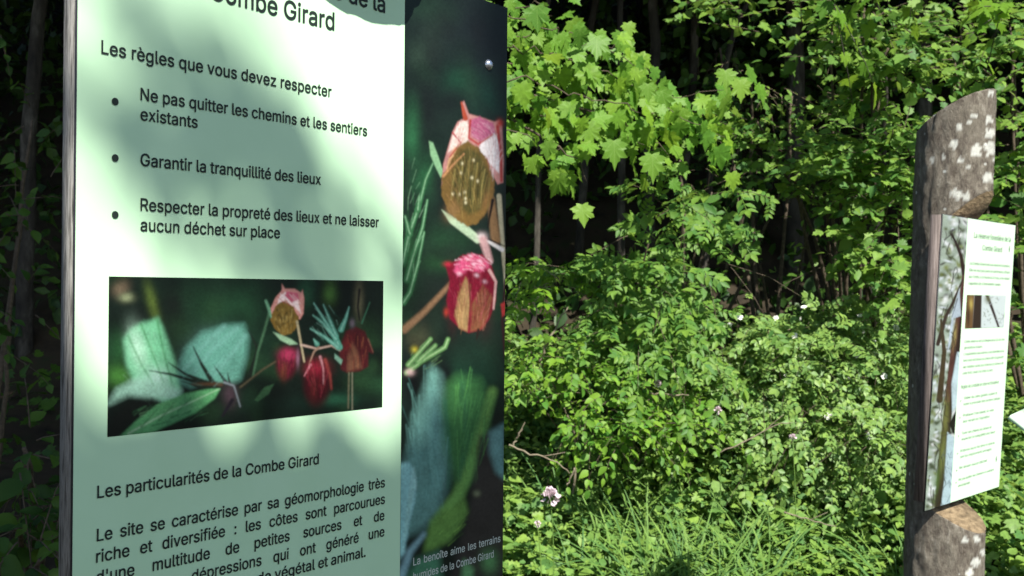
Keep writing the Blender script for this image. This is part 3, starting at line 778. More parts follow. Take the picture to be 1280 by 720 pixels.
A.line([(400, 446), (404, 462), (404, 480)], 3, 1, (200, 140, 146), 1); A.line([(388, 456), (380, 470)], 3, 1, (196, 120, 130), .8); A.blob(392, 486, 5, 14, (96, 44, 36), 0, .6)
A.poly([(426, 430), (432, 414), (444, 408), (456, 414), (462, 430), (466, 442), (460, 440), (460, 458), (450, 464), (434, 466), (426, 462), (424, 444)], (70, 24, 28), 1.2)
A.poly([(440, 428), (446, 438), (452, 460), (434, 464), (434, 446)], (112, 74, 56), 2.4); A.blob(434, 430, 5, 12, (104, 36, 36), 20, .8); A.blob(440, 404, 3, 5, (110, 100, 110))
A.line([(460, 424), (466, 440)], 1.6, 1, (120, 76, 64), .9)
for q, w in (([(392, 379), (404, 398), (418, 420), (424, 434)], 8), ([(404, 381), (412, 400), (420, 420)], 6), ([(391, 394), (404, 404), (420, 424)], 6), ([(388, 411), (404, 420), (422, 434)], 6), ([(436, 384), (432, 398), (426, 412)], 7), ([(392, 424), (396, 430)], 6)):
    A.line(q, 1.5, w, (88, 156, 136), 1); A.line(q, .8, 1.6, (150, 204, 188), .8, .8)
A.poly([(418, 442), (428, 450), (426, 456), (418, 448)], (110, 150, 130), .8); A.line([(462, 378), (452, 404)], 1, 2, (60, 110, 84), .8)
A.line([(449, 362), (447, 384), (449, 400)], 3, 2, (20, 18, 20), 1); A.line([(436, 466), (435, 510)], 2, 2, (100, 100, 78), .8); A.line([(440, 466), (440, 512)], 1.6, 1.6, (120, 120, 100), .8)
A.streaks(182, 450, 24, 44, 65, 60, 26, 1.3, [(190, 230, 205), (90, 156, 112), (130, 190, 150)], .22)
A.streaks(266, 444, 36, 32, -42, 50, 30, 2.2, [(130, 184, 172), (80, 134, 122), (104, 158, 148)], .22, 0)
A.streaks(215, 514, 44, 10, -25, 60, 16, 1.1, [(150, 206, 150), (60, 130, 80), (110, 180, 120)], .5, 0)
A.streaks(362, 373, 14, 9, 50, 40, 8, .8, [(255, 240, 240), (190, 90, 110), (226, 150, 150), (150, 60, 60)], .8)
A.streaks(355, 400, 12, 16, 80, 60, 8, .9, [(60, 50, 22), (156, 134, 74), (96, 82, 40), (180, 160, 100)], .8)
A.streaks(396, 472, 13, 20, 85, 60, 14, 1.2, [(120, 20, 40), (40, 8, 16), (160, 60, 70), (86, 40, 30)], .7)
A.streaks(358, 455, 10, 16, 85, 36, 10, 1.1, [(150, 40, 70), (50, 10, 20), (110, 60, 50)], .7)
A.streaks(443, 440, 15, 20, 85, 60, 14, 1.1, [(110, 40, 36), (44, 16, 18), (150, 90, 60), (84, 30, 34)], .7)
A.streaks(408, 408, 16, 24, 55, 40, 12, .9, [(150, 205, 185), (50, 110, 90)], .6)
A.blur(1.5); A.grain(.13)
print_part('flower_photo', F1, pu0, pu1, pw0, pw1, A.image('flower_print'), S1)

# tall photograph strip on the right
B = Print(F1, UW, UE, vT1, vB1, 1500, (28, 42, 36), 1.9)
for x, y, rx, ry, c, an in ((570, 20, 50, 40, (30, 38, 38), 0), (600, 60, 30, 40, (24, 30, 34), 0), (540, 40, 16, 30, (40, 54, 46), 0), (524, 70, 14, 20, (52, 72, 58), 0), (570, 100, 22, 16, (34, 78, 56), 0), (612, 130, 20, 30, (30, 70, 56), 0), (530, 140, 14, 50, (28, 34, 32), 0),
                            (515, 170, 10, 40, (50, 110, 70), 0), (530, 230, 14, 34, (48, 106, 66), 10), (512, 330, 8, 50, (50, 100, 58), 0), (560, 300, 26, 20, (40, 84, 50), 0), (545, 330, 18, 12, (48, 104, 56), 0), (562, 250, 10, 30, (18, 24, 22), 0), (528, 270, 10, 24, (22, 40, 28), 0),
                            (545, 375, 20, 26, (22, 28, 26), 0), (525, 420, 16, 20, (92, 90, 66), -30), (560, 430, 30, 30, (20, 26, 24), 0), (515, 480, 12, 24, (16, 18, 20), 0), (590, 470, 30, 40, (34, 80, 58), 0), (556, 470, 12, 24, (16, 20, 22), 0), (620, 380, 12, 60, (36, 62, 44), 0)):
    B.blob(x, y, rx, ry, c, an)
gs = .5    # lower part of the strip hangs in the shade of the tree, its ink is brighter than it looks
B.bokeh(502, 636, 0, 460, 90, 8, 22, [(24, 30, 29), (32, 48, 40), (32, 34, 34), (38, 66, 46), (26, 40, 34)], .4)
B.poly([(512, 560), (518, 520), (530, 490), (540, 460), (550, 470), (556, 500), (562, 540), (570, 570), (560, 600), (548, 640), (530, 660), (505, 670), (502, 600)], (70, 104, 96), 8, g=gs)
B.poly([(560, 480), (572, 470), (600, 475), (612, 500), (606, 560), (590, 600), (570, 610), (556, 560), (552, 510)], (40, 78, 42), 8, g=gs)
B.line([(616, 490), (604, 530), (590, 580), (572, 620), (545, 655)], 10, 16, (76, 112, 54), 4, g=gs)
B.poly([(552, 640), (580, 624), (586, 640), (576, 656), (562, 676), (540, 688), (530, 690), (534, 664)], (70, 102, 46), 4, g=gs)
B.line([(540, 470), (538, 520), (542, 590)], 9, 5, (84, 124, 114), 4, .5, g=gs); B.line([(556, 500), (562, 560), (560, 610)], 4, 3, (34, 74, 54), 2, .8, g=gs); B.line([(578, 480), (584, 540), (574, 600)], 7, 4, (34, 70, 44), 3, .8, g=gs)
B.poly([(598, 545), (612, 540), (634, 560), (634, 720), (560, 740), (572, 690), (586, 640), (592, 600)], (34, 32, 30), 5, g=gs)
B.poly([(612, 540), (630, 530), (632, 600), (620, 590), (612, 566)], (72, 104, 100), 4, g=gs); B.blob(596, 617, 4, 3, (90, 96, 70), g=gs)
B.poly([(500, 580), (512, 578), (518, 590), (520, 620), (512, 650), (506, 690), (500, 700)], (104, 144, 140), 1.2, wob=1, g=gs)
for k in range(9): B.line([(502 + k, 690 - k * 8), (512 + k * .6, 640 - k * 7), (520, 596 + k * 2)], 1, 1.6, ((140, 176, 168), (60, 100, 90))[k % 2], .7, .8, g=gs)
B.line([(502, 720), (512, 690), (530, 668)], 10, 5, (92, 120, 122), 2.5, g=gs)
B.poly([(502, 735), (520, 700), (548, 690), (552, 730)], (50, 90, 66), 6, g=gs); B.poly([(575, 735), (580, 700), (592, 712), (588, 740)], (70, 110, 70), 4, g=gs); B.blob(612, 702, 10, 14, (64, 104, 62), g=gs)
# stem, buds
B.blur(3); B.blur(2.5)
B.line([(505, 412), (530, 390), (566, 352)], 9, 5, (150, 116, 86), 2); B.line([(624, 245), (628, 300), (632, 345), (633, 380)], 6, 4, (196, 190, 160), 1); B.line([(614, 250), (620, 300)], 9, 12, (150, 116, 80), 2)
B.line([(632, 350), (628, 400), (632, 450)], 3, 3, (60, 30, 34), 1); B.poly([(626, 380), (633, 376), (633, 392), (628, 396)], (190, 60, 60), 1)
B.poly([(536, 176), (541, 178), (548, 196), (554, 214), (551, 222), (543, 206), (538, 194)], (150, 200, 150), .8)
for q in ([(541, 204), (532, 224), (524, 256), (510, 296), (503, 330)], [(524, 246), (522, 262)], [(534, 250), (528, 284), (516, 320), (508, 350)], [(530, 290), (522, 330), (512, 366), (504, 378)], [(506, 270), (512, 292)]):
    B.line(q, 3, 8, (62, 120, 76), 1); B.line(q, 1, 1.6, (160, 208, 164), .7, .85)
B.poly([(552, 262), (562, 268), (582, 280), (596, 292), (606, 302), (596, 304), (580, 292), (562, 278)], (190, 216, 180), 1)
B.line([(604, 298), (628, 312)], 3, 5, (240, 236, 236), 1); B.line([(604, 296), (618, 302), (632, 308)], 3, 1, (40, 30, 28), .7); B.blob(602, 296, 6, 5, (240, 220, 220)); B.line([(604, 300), (608, 312), (612, 326)], 10, 8, (214, 170, 170), 2)
B.poly([(552, 232), (554, 205), (560, 184), (566, 164), (572, 152), (580, 148), (577, 128), (580, 126), (586, 142), (600, 146), (618, 152), (624, 150), (628, 158), (630, 200), (629, 228), (622, 230), (610, 206), (590, 184), (566, 200)], (212, 150, 144), 1)
B.poly([(560, 190), (566, 168), (576, 152), (584, 150), (587, 166), (584, 180), (570, 184)], (250, 232, 222), 1.2); B.poly([(587, 150), (600, 146), (616, 154), (620, 166), (606, 178), (590, 172)], (196, 104, 140), 1.5, wob=1)
B.poly([(602, 176), (618, 166), (626, 180), (624, 216), (612, 204), (598, 188)], (252, 244, 246), 1.2); B.poly([(556, 224), (560, 200), (568, 184), (584, 180), (592, 186), (574, 200), (562, 216)], (244, 190, 140), 1.5)
B.line([(566, 166), (576, 178), (562, 196)], 2, 1.5, (186, 60, 70), .8); B.line([(588, 150), (586, 172), (598, 180), (616, 168)], 2.6, 2, (190, 60, 60), 1); B.line([(622, 158), (626, 190), (627, 226)], 4, 3, (190, 70, 66), 1); B.blob(625, 154, 4, 5, (206, 70, 56))
B.line([(577, 128), (582, 148)], 2, 6, (196, 86, 60), 1)
B.poly([(552, 222), (560, 208), (572, 182), (584, 176), (598, 184), (610, 200), (618, 222), (617, 244), (608, 266), (596, 280), (584, 283), (572, 276), (560, 262), (552, 244)], (128, 100, 52), 1.2, wob=1)
B.poly([(566, 214), (574, 190), (586, 184), (600, 192), (610, 214), (612, 240), (602, 262), (586, 268), (572, 256), (564, 238)], (88, 82, 42), 3)
for k in range(15):
    x = 566 + k * 3.1; y0 = 196 + abs(k - 6) * 2.6 + (k % 3) * 3
    B.line([(x + 3, y0), (x + (k % 4) - 1, y0 + 22), (x - 2 + (k % 3), y0 + 52 - abs(k - 7) * 2)], 2.0, 1.2, ((158, 142, 82), (60, 54, 26), (120, 112, 62))[k % 3], .8, .85)
for x, y in ((578, 204), (592, 200), (581, 240), (574, 243), (582, 248), (582, 253), (566, 242), (590, 222), (597, 226), (576, 216)): B.blob(x, y, 1.6, 1.9, (246, 236, 190), 0, .95)
B.line([(554, 220), (566, 206), (580, 192)], 3, 1.5, (222, 160, 110), 1); B.blob(566, 262, 8, 12, (160, 124, 80), 30, .7); B.blob(608, 250, 5, 14, (150, 110, 66), 15, .7)
B.line([(616, 250), (612, 272), (610, 284)], 4, 1, (30, 22, 20), 1)
B.poly([(557, 332), (566, 328), (576, 320), (590, 317), (604, 320), (614, 330), (620, 352), (620, 376), (612, 398), (602, 412), (586, 416), (574, 410), (562, 398), (558, 376), (562, 350)], (132, 24, 48), 1.2)
B.poly([(574, 410), (568, 394), (572, 372), (582, 346), (588, 356), (588, 386), (584, 414)], (170, 138, 92), 1.6); B.poly([(588, 414), (590, 380), (604, 356), (616, 372), (610, 396), (600, 412)], (140, 90, 62), 2)
B.poly([(576, 324), (590, 318), (606, 322), (612, 334), (600, 340), (584, 338), (572, 346), (566, 338)], (226, 90, 134), 2, wob=1.5); B.line([(612, 338), (620, 352), (617, 386)], 4, 2, (240, 190, 186), 1); B.line([(586, 340), (588, 380), (586, 406)], 3, 1.4, (106, 10, 34), 1, .8)
for x, y in ((584, 324), (592, 330), (602, 334), (574, 342), (596, 344), (606, 352), (588, 320), (600, 326)): B.blob(x, y, 3, 2.2, (250, 206, 222), 20, .9)
B.blob(560, 330, 5, 3, (200, 50, 70)); B.blob(558, 390, 3, 5, (180, 60, 50)); B.line([(598, 412), (596, 424)], 3, 1, (40, 28, 24), 1)
for q in ([(508, 466), (526, 452), (556, 434), (560, 424)], [(510, 456), (524, 440), (538, 424)], [(522, 452), (544, 432)]): B.line(q, 6, 5, (110, 160, 96), 1.2); B.line(q, 1, 1, (196, 222, 170), .7, .8)
B.blob(518, 437, 4, 4, (190, 176, 60)); B.blob(512, 465, 5, 4, (224, 190, 186))
B.streaks(575, 168, 6, 13, 110, 40, 12, .9, [(255, 246, 240), (226, 150, 140), (244, 210, 190), (190, 80, 80)], .7)
B.streaks(604, 164, 13, 11, 40, 80, 9, .9, [(226, 150, 176), (150, 60, 100), (240, 200, 210), (176, 84, 120)], .6)
B.streaks(617, 196, 8, 22, 95, 50, 16, 1, [(255, 250, 252), (214, 200, 214), (206, 120, 120)], .6)
B.streaks(586, 226, 22, 40, 84, 150, 18, 1.1, [(150, 126, 66), (70, 58, 26), (112, 96, 48), (176, 150, 88), (92, 74, 34)], .65)
B.streaks(568, 246, 10, 26, 60, 40, 12, 1, [(166, 128, 82), (110, 82, 44)], .6)
B.blob(606, 372, 9, 34, (96, 16, 34), 0, .5); B.blob(566, 374, 6, 30, (110, 14, 40), 0, .5)
B.streaks(588, 366, 25, 40, 88, 150, 16, 1.1, [(150, 34, 60), (96, 12, 32), (200, 90, 110), (120, 20, 44), (80, 8, 24)], .5)
B.streaks(577, 386, 7, 26, 92, 40, 18, 1.2, [(214, 176, 120), (160, 116, 70)], .6); B.streaks(604, 386, 8, 24, 96, 40, 16, 1.2, [(160, 100, 74), (110, 60, 44), (190, 130, 110)], .6)
B.streaks(592, 328, 22, 10, 20, 90, 7, 1.2, [(250, 170, 200), (200, 40, 84), (255, 220, 232), (170, 20, 60)], .8)
B.streaks(534, 560, 24, 80, 86, 90, 60, 2.4, [(80, 118, 110), (48, 84, 78), (70, 106, 98)], .35, .1, g=gs)
B.streaks(586, 540, 22, 60, 96, 70, 50, 2.4, [(64, 112, 56), (28, 62, 36), (50, 92, 50)], .4, .1, g=gs)
B.streaks(563, 656, 18, 24, -50, 40, 16, 1.4, [(96, 134, 60), (56, 84, 40)], .5, .1, g=gs)
B.streaks(518, 270, 10, 70, 105, 40, 16, .9, [(150, 200, 156), (50, 104, 64)], .6)
B.streaks(532, 444, 20, 16, -40, 34, 14, .9, [(150, 196, 130), (60, 110, 66)], .6)
B.blur(1.2); B.grain(.12, 2.4)
print_part('flower_photo_strip', F1, UW, UE - .0008, vT1 + .0006, vB1 - .0006, B.image('flower_strip_print'), S1)
lettering(S1, F1, 'La benoîte aime les terrains', 516, 707, 625, .0098, INKW, bold=.008, sx=SX, align='just')
lettering(S1, F1, 'humides de la Combe Girard', 516, 725.5, 616.5, .0098, INKW, bold=.008)
def screw(root, fr, x, y, r):
    u, w = fr.uv(x, y); k = 20; a = np.arange(k) * 2 * math.pi / k; vs = [fr.P(u, w, r * .75)[None]]
    for q, hh in ((.35, .7), (.65, .52), (.9, .22), (1, 0)): vs.append(fr.P(u + r * q * np.cos(a), w - r * q * np.sin(a), np.full(k, r * hh + .0006)))
    f = [(0, 1 + i, 1 + (i + 1) % k) for i in range(k)]
    for m in range(3):
        for i in range(k):
            p, q = 1 + m * k + i, 1 + m * k + (i + 1) % k; f += [(p, p + k, q + k), (p, q + k, q)]
    return part('screw', np.vstack(vs), np.array(f), STEEL, root, True)
screw(S1, F1, 610.5, 81, .0076)
log_post(S1, F1, .338, .062, .155, vT1, vB1, vT1 - .42, (-.5, .45, .75), .33, 1.0, .033, seed=1)

# ===== sign 2, further back on the right
H2 = .9399
base2 = F2.P(.325, 0, -.07); base2[2] = float(hgt(base2[0], base2[1]))
S2 = thing('information_sign', 'smaller white reserve sign in a notched log post at the right', 'sign', base2)
v, f = box_mesh(F2, 0, .65, 0, H2, -.004, -.0006); part('sheet_core', v, f, EDGE, S2)
US = F2.uv(1209.6, 276)[0]
v = np.array([F2.P(u, w, 0) for (u, w) in ((.002, H2 - .002), (.648, H2 - .002), (.648, .002), (.002, .002))]); part('printed_sheet', v, np.array([(0, 1, 2, 3)]), SHEET2, S2)
def board2(u0, u1):
    v, f = box_mesh(F2, u0, u1, .003, H2 - .03, -.036, -.0046); part('backing_board', v, f, BOARD2, S2)
board2(-.004, .646)
T2 = [('La réserve forestière de la', 1217.3, 296.9, 1263, .0175), ('Combe Girard', 1227.7, 312.6, 1252, .0175),
 ('La Combe Girard est une réserve forestière.', 1212, 330.4, 1262.3, .0092), ("Elle ne veut pas juste un patrimoine, offrant", 1211.4, 338.8, 1262, .0092),
 ("aux forêts, à la faune et à l'eau, à la nature", 1210.9, 347, 1261.6, .0092), ('capable de s’entretenir seule.', 1210.4, 355.4, 1251, .0092),
 ("Cette réserve est protégée pour la vie des", 1205.4, 428.4, 1255.5, .0088), ('générations futures.', 1204.9, 436, 1228, .0088),
 ("L'exploitation des arbres y est interdite et le", 1204.4, 444, 1254.6, .0088), ("bois mort est laissé sur place afin de garantir", 1203.9, 452, 1254.3, .0088),
 ('des habitats variés aux insectes et oiseaux de', 1203.4, 460.2, 1253.9, .0088), ('cette forêt, située à la limite du bois.', 1203, 468, 1241, .0088),
 ('Règles de conduite en réserve forestière', 1201, 485.6, 1248, .0115),
 ('Visiter les sites guidés à pied et', 1204.5, 499, 1246, .0088), ('rester à proximité des sentiers balisés', 1204, 506.6, 1250, .0088),
 ("Pratiquer l'escalade, le vélo", 1203.6, 520.6, 1242, .0088), ("tout-terrain ou l'équitation", 1203.4, 528.2, 1236.5, .0088),
 ('Tenir les chiens en laisse et', 1201.8, 543, 1239, .0088), ('respecter la tranquillité des lieux', 1201.5, 550.4, 1243.5, .0088),
 ("N'allumer aucun feu dans la réserve", 1200.2, 565, 1243, .0088), ('sauf aux emplacements aménagés', 1200, 572.4, 1239, .0088),
 ('Ne laisser aucun déchet', 1198.8, 586.2, 1233.5, .0088), ("Ne pas quitter les chemins et sentiers", 1198, 601, 1242, .0088), ('existants', 1197.6, 608.6, 1212, .0088)]
INK2 = noise_mat('small_print_ink', [(.13, .19, .13), (.17, .22, .16)], 50, .5, 0)
for s, x0, y0, x1, cp in T2: lettering(S2, F2, s, x0, y0, x1, cp, INK2, bold=.0, n=.0012)
for x, y in ((1200.6, 501), (1199.6, 522), (1197.8, 545), (1196.6, 567), (1195.6, 588), (1194.8, 603)):
    u, w = F2.uv(x, y); v, f = disc(F2, u, w, .003, .0012, 10); part('bullet', v, f, INK2, S2)
def emblem(x, y, s):
    u, w = F2.uv(x, y); pts = [(-.5, .1), (-.2, -.1), (-.1, -.6), (.15, -.9), (.4, -.7), (.3, -.3), (.5, 0), (.45, .5), (.2, .9), (-.15, .8), (.05, .4), (-.1, .2)]
    v = [F2.P(u + a * s, w + b * s, .0012) for a, b in [(.15, .0)] + pts]; n = len(pts)
    part('emblem', np.array(v), np.array([(0, 1 + (i + 1) % n, 1 + i) for i in range(n)]), INK2, S2)
emblem(1261.3, 311, .0125); emblem(1245, 573.5, .0125)
# tree photograph strip and the small picture
C = Print(F2, .002, US, .002, H2 - .002, 700, (168, 184, 170), 1.9)
r2 = random.Random(3)
for k in range(330):     # pale sky with foliage
    y = r2.uniform(268, 640); xl = 1181 - (y - 268) * .07; x = xl + r2.uniform(0, 30)
    C.blob(x, y, r2.uniform(1.2, 3.2), r2.uniform(2, 6), r2.choice([(110, 122, 70), (130, 142, 84), (64, 74, 50), (84, 96, 56), (70, 78, 50), (245, 250, 250), (240, 246, 250), (60, 60, 56), (225, 236, 244)]), r2.uniform(0, 180), .9)
def tl(q, w0, w1, c): C.line(q, w0, w1, c, .7)
tl([(1188, 292), (1194, 302), (1201, 320), (1205, 345), (1202, 380), (1198, 420), (1190, 470), (1184, 520), (1178, 580), (1174, 640)], 1.6, 13, (52, 36, 34))
tl([(1205, 345), (1199, 385), (1192, 430), (1184, 500)], 4, 7, (92, 58, 54)); tl([(1180, 300), (1190, 292), (1194, 302)], 1, 1.5, (40, 34, 36))
tl([(1203, 350), (1196, 366), (1190, 380), (1182, 395), (1172, 430)], 2, 5, (62, 50, 44)); tl([(1176, 400), (1180, 440), (1174, 500)], 3, 8, (74, 62, 44))
C.blob(1193, 420, 2.2, 14, (170, 156, 96), 6); C.blob(1182, 520, 4, 26, (124, 128, 70), 3, .8); C.blob(1178, 570, 4, 24, (130, 140, 78), 4, .9); C.blob(1171, 600, 3, 20, (90, 120, 60), 4, .7)
C.poly([(1199, 360), (1201, 395), (1192, 398), (1188, 430), (1184, 440), (1190, 390)], (190, 206, 220), .8); C.poly([(1184, 540), (1180, 600), (1175, 640), (1193, 640), (1196, 560), (1194, 548)], (196, 222, 232), 1)
C.poly([(1198, 505), (1197, 548), (1190, 540), (1186, 530), (1191, 520)], (30, 26, 26), .8); C.poly([(1196, 440), (1200, 440), (1198, 505), (1190, 515), (1189, 480)], (200, 224, 232), 1)
for k in range(24):
    y = r2.uniform(560, 632); x = r2.uniform(1178, 1192); C.line([(x, y), (x + r2.uniform(-4, 4), y + r2.uniform(-9, 9))], .8, .5, (96, 110, 120), .5, .8)
for k in range(46):
    y = r2.uniform(272, 630); x = 1181 - (y - 268) * .07 + r2.uniform(1, 24); C.line([(x, y), (x + r2.uniform(-5, 5), y + r2.uniform(4, 14)), (x + r2.uniform(-7, 7), y + r2.uniform(14, 26))], 1.3, .5, (56, 48, 46), .5, .8)
C.grain(.1, 1.2)
print_part('tree_photo_strip', F2, .002, US, .002, H2 - .002, C.image('tree_strip_print'), S2, n=.0008)
du0, dv0 = F2.uv(1208.5, 368.6); du1 = F2.u_at(1257, dv0); dv1 = F2.uv(1206.5, 410.5)[1]
D = Print(F2, du0, du1, dv0, dv1, 1400, (226, 240, 240), 1.9)
D.poly([(1206, 366), (1218, 366), (1216, 412), (1204, 412)], (120, 92, 60), 1); D.blob(1213.5, 380, 2.5, 7, (196, 176, 96)); D.blob(1210, 396, 2, 14, (70, 52, 40))
D.poly([(1218, 366), (1227, 366), (1226, 412), (1215, 412)], (58, 46, 40), .8); D.line([(1233, 368), (1240, 386), (1245, 400), (1249, 412)], 4, 2.4, (64, 52, 52), .8)
for k in range(40):
    x, y = r2.uniform(1228, 1256), r2.uniform(368, 408); D.line([(x, y), (x + r2.uniform(-3, 3), y + r2.uniform(-4, 4))], 1, .5, r2.choice([(120, 130, 110), (150, 160, 150), (190, 200, 210)]), .6, .8)
D.blob(1234, 374, 4, 5, (110, 116, 84), 0, .8)
print_part('tree_photo', F2, du0, du1, dv0, dv1, D.image('tree_print'), S2, n=.0008)
log_post(S2, F2, .275, .078, .126, 0, H2, -.36, (-.37, .34, .86), 1.05, .6, .036, seed=4, own_lean=(-.012, 0),
         spots=[(1220, 188, 7), (1218, 145, 4), (1212, 152, 3), (1238, 166, 6), (1239, 186, 8), (1236, 150, 5), (1239, 116, 4), (1193, 180, 5), (1235, 222, 6), (1180, 196, 3), (1201, 200, 4),
                (1195, 243, 7), (1206, 246, 6), (1165, 200, 3), (1199, 158, 4), (1211, 210, 3), (1244, 200, 4), (1219, 702, 6), (1212, 716, 5), (1221, 674, 4), (1206, 676, 4), (1230, 690, 4)],
         scar=(-.75, .62, .30, .055, .012))

# ===== third sign, only its corner reaches into the frame
S3p = W(1300, 560, 4.6); S3p[2] = float(hgt(S3p[0], S3p[1]))
S3 = thing('lectern_sign', 'corner of a white tilted sign board at the right edge', 'sign', S3p)
a0 = W(1263, 519, 4.5); e_up = nrm(W(1281, 510.5, 4.9) - a0); e_dn = W(1283, 537, 4.42) - a0; e_dn = nrm(e_dn - e_up * np.dot(e_dn, e_up)); nn3 = nrm(np.cross(e_up, e_dn))
if nn3[2] < 0: nn3 = -nn3
c = [a0 + e_up * a + e_dn * b + nn3 * h for h in (0, -.018) for a, b in ((0, 0), (.7, 0), (.7, .5), (0, .5))]
ff = np.array([(3, 2, 1, 0), (4, 5, 6, 7), (0, 1, 5, 4), (1, 2, 6, 5), (2, 3, 7, 6), (3, 0, 4, 7)]); part('board', np.array(c), ff, SHEET2, S3)
for q in (.75, .98):
    p = a0 + e_up * q * .7 + e_dn * .25 - nn3 * .02; v, f = tube([[p[0], p[1], p[2]], [p[0], p[1], float(hgt(p[0], p[1])) - .2]], [.035, .035], 10); part('post', v, f, BOARD, S3)

# ------------------------------------------------------------------ plants
def C_(px, py, d, rx, ry, rd, n, bias=(0, 0, 0), sz=1):
    return (W(px, py, d), (rx / FPX * d, rd, ry / FPX * d), n, bias, sz)
def ground_at(px, d):
    p = W(px, 360, d); p[2] = float(hgt(p[0], p[1])) - .05; return p

# maple bough: leaves set along drooping shoots
mb = ground_at(470, 6.0)
maple = thing('maple_tree', 'young maple with big bright lobed leaves hanging beside the pale green sign', 'tree', mb)
shoots = [([(560, 20), (640, 20), (700, 42), (760, 62), (815, 88)], 5.2), ([(560, 60), (640, 62), (720, 74), (790, 100), (850, 118), (930, 104)], 5.3), ([(560, 100), (650, 100), (720, 118), (800, 138), (880, 156), (905, 172)], 5.1),
          ([(560, 140), (640, 138), (700, 150), (770, 165), (830, 190)], 5.2), ([(560, 165), (630, 165), (680, 180), (700, 186)], 5.0), ([(600, 10), (660, 8), (690, 20)], 5.4), ([(620, 118), (700, 140), (760, 150), (850, 150)], 5.45),
          ([(700, 184), (722, 200), (733, 226)], 5.1), ([(590, 40), (660, 45), (730, 50), (780, 68)], 5.5), ([(600, 80), (680, 86), (760, 104), (830, 132), (880, 140)], 5.6), ([(780, 150), (820, 176), (845, 200)], 5.2)]
P, T, N, S, twl = [], [], [], [], []
for q, d in shoots:
    pts = curve_pts([W(x, y, d + .0006 * (x - 700)) for x, y in q], max(5, int((q[-1][0] - q[0][0]) / 9.5)), .016)
    tan = nrm(np.gradient(pts, axis=0)); twl.append(pts)
    for p, t in zip(pts, tan):
        if to_px(p)[0] < 590: continue
        for s in (1, -1):
            off = np.array([0, s * .09, s * .035]) + rng.normal(size=3) * [.045, .09, .05]
            P.append(p + off + [0, 0, -.01]); T.append(t * .5 + np.array([0, s * -.2, -.85]) + rng.normal(size=3) * .35)
            N.append(SUN * .9 + np.array([0, -.45, .1]) + rng.normal(size=3) * .3); S.append(.087 * (1 + rng.normal() * .22) * (.7 if rng.random() < .25 else 1))
for x, y, s in ((767, 188, .12), (815, 205, .12), (907, 100, .1), (925, 112, .1), (735, 165, .12)):
    P.append(W(x, y - 12, 5.0)); T.append([.1, -.2, -1]); N.append(SUN * .6 + np.array([0, -.7, 0])); S.append(s)
P, N, S = np.array(P), np.array(N), np.array(S); R = frames(np.array(T), N); wh = rng.integers(0, 5, len(P))
vis = in_view(P, 30); order = np.argsort(~vis); a, b = order[:min(300, vis.sum())], order[min(300, vis.sum()):]
leaf_objects(maple, T_MAPLE, 'maple', MAPLEV, P[a], R[a], S[a], wh[a])
if len(b): v, f = cloud(T_MAPLE, P[b], R[b], S[b], wh[b]); part('foliage', v, f, MAPLE, maple, kind='stuff')
for t in twl: v, f = tube(t, np.linspace(.0045, .0012, len(t)), 6); part('branch', v, f, TWIG, maple, True)
v, f = tube(curve_pts([mb, mb + [.05, 0, 1.0], W(520, 60, 5.6), W(560, -120, 5.7)], 12), np.linspace(.06, .03, 12), 10, .03); part('trunk', v, f, TRUNK, maple, True)
for t in twl: v, f = tube(curve_pts([W(520, 80, 5.6), t[0]], 5), np.linspace(.012, .006, 5), 6); part('branch', v, f, TWIG, maple, True)

# single low maple spray hanging in at the top right
mb2 = ground_at(1080, 8.6)
plant('maple_tree', 'maple with pale lobed leaves hanging in at the top edge above the shady hollow', 'tree', mb2,
      [C_(1040, 2, 5.2, 14, 8, .1, 2, (0, 0, -.4)), C_(1262, 14, 5.0, 14, 8, .12, 3, (0, 0, -.4)), C_(1150, -60, 5.6, 120, 30, .4, 22)], T_MAPLE, 'maple_b', MAPLE, .095, per=5, gap=.7,
      stems=[[mb2, mb2 + [0, -.4, 2], W(1080, -90, 6.2)], [W(1080, -90, 6.2), W(1040, -10, 5.2)], [W(1080, -90, 6.2), W(1262, -10, 5.1)]], trunk_r=.05, trunk_name='branch', twig_mat=TRUNK)

# ash sapling, feathery leaves in the middle
ab = ground_at(800, 7.0)
plant('ash_sapling', 'ash sapling with feathery leaflets at the middle of the forest edge', 'sapling', ab,
      [C_(858, 262, 6.3, 46, 26, .3, 9, (.3, -.3, -.1)), C_(812, 300, 6.4, 40, 26, .3, 9), C_(886, 330, 6.2, 34, 30, .3, 10, (.3, -.3, -.2)), C_(800, 350, 6.2, 50, 30, .3, 15, (0, -.4, -.1)), C_(850, 375, 6.0, 50, 34, .3, 15, (.2, -.4, -.2)),
       C_(752, 372, 6.2, 34, 24, .3, 9, (-.3, -.3, 0)), C_(800, 430, 6.1, 34, 30, .25, 7, (0, -.3, -.2)), C_(890, 240, 6.6, 40, 20, .3, 6), C_(730, 330, 6.7, 30, 14, .2, 4)],
      T_ASH, 'ash', ASH, .20, per=6, gap=.34, droop=.3, jit=.35, size_var=.2, twig_r=.003, trunk_r=.013, nface=(.5, .5, .5))
# small yellow-green one beside the sign
lb = ground_at(705, 6.0)
plant('ash_sapling', 'small bright feathery sapling just right of the sign edge on a bare leaning stem', 'sapling', lb,
      [C_(664, 352, 5.9, 20, 12, .12, 4, (-.3, -.3, 0)), C_(700, 362, 5.9, 18, 16, .12, 5, (0, -.3, -.2))], T_ASH, 'ash_b', leaf_mat('young_ash_green', (.10, .23, .02), (.15, .30, .03)), .16, per=3, gap=.4, droop=.25, jit=.3, twig_mat=PALETWIG, trunk_r=.009,
      stems=[[W(674, 452, 5.85), W(692, 415, 5.85), W(710, 384, 5.9)], [lb, W(674, 452, 5.85)]], nface=(.5, .5, .5))

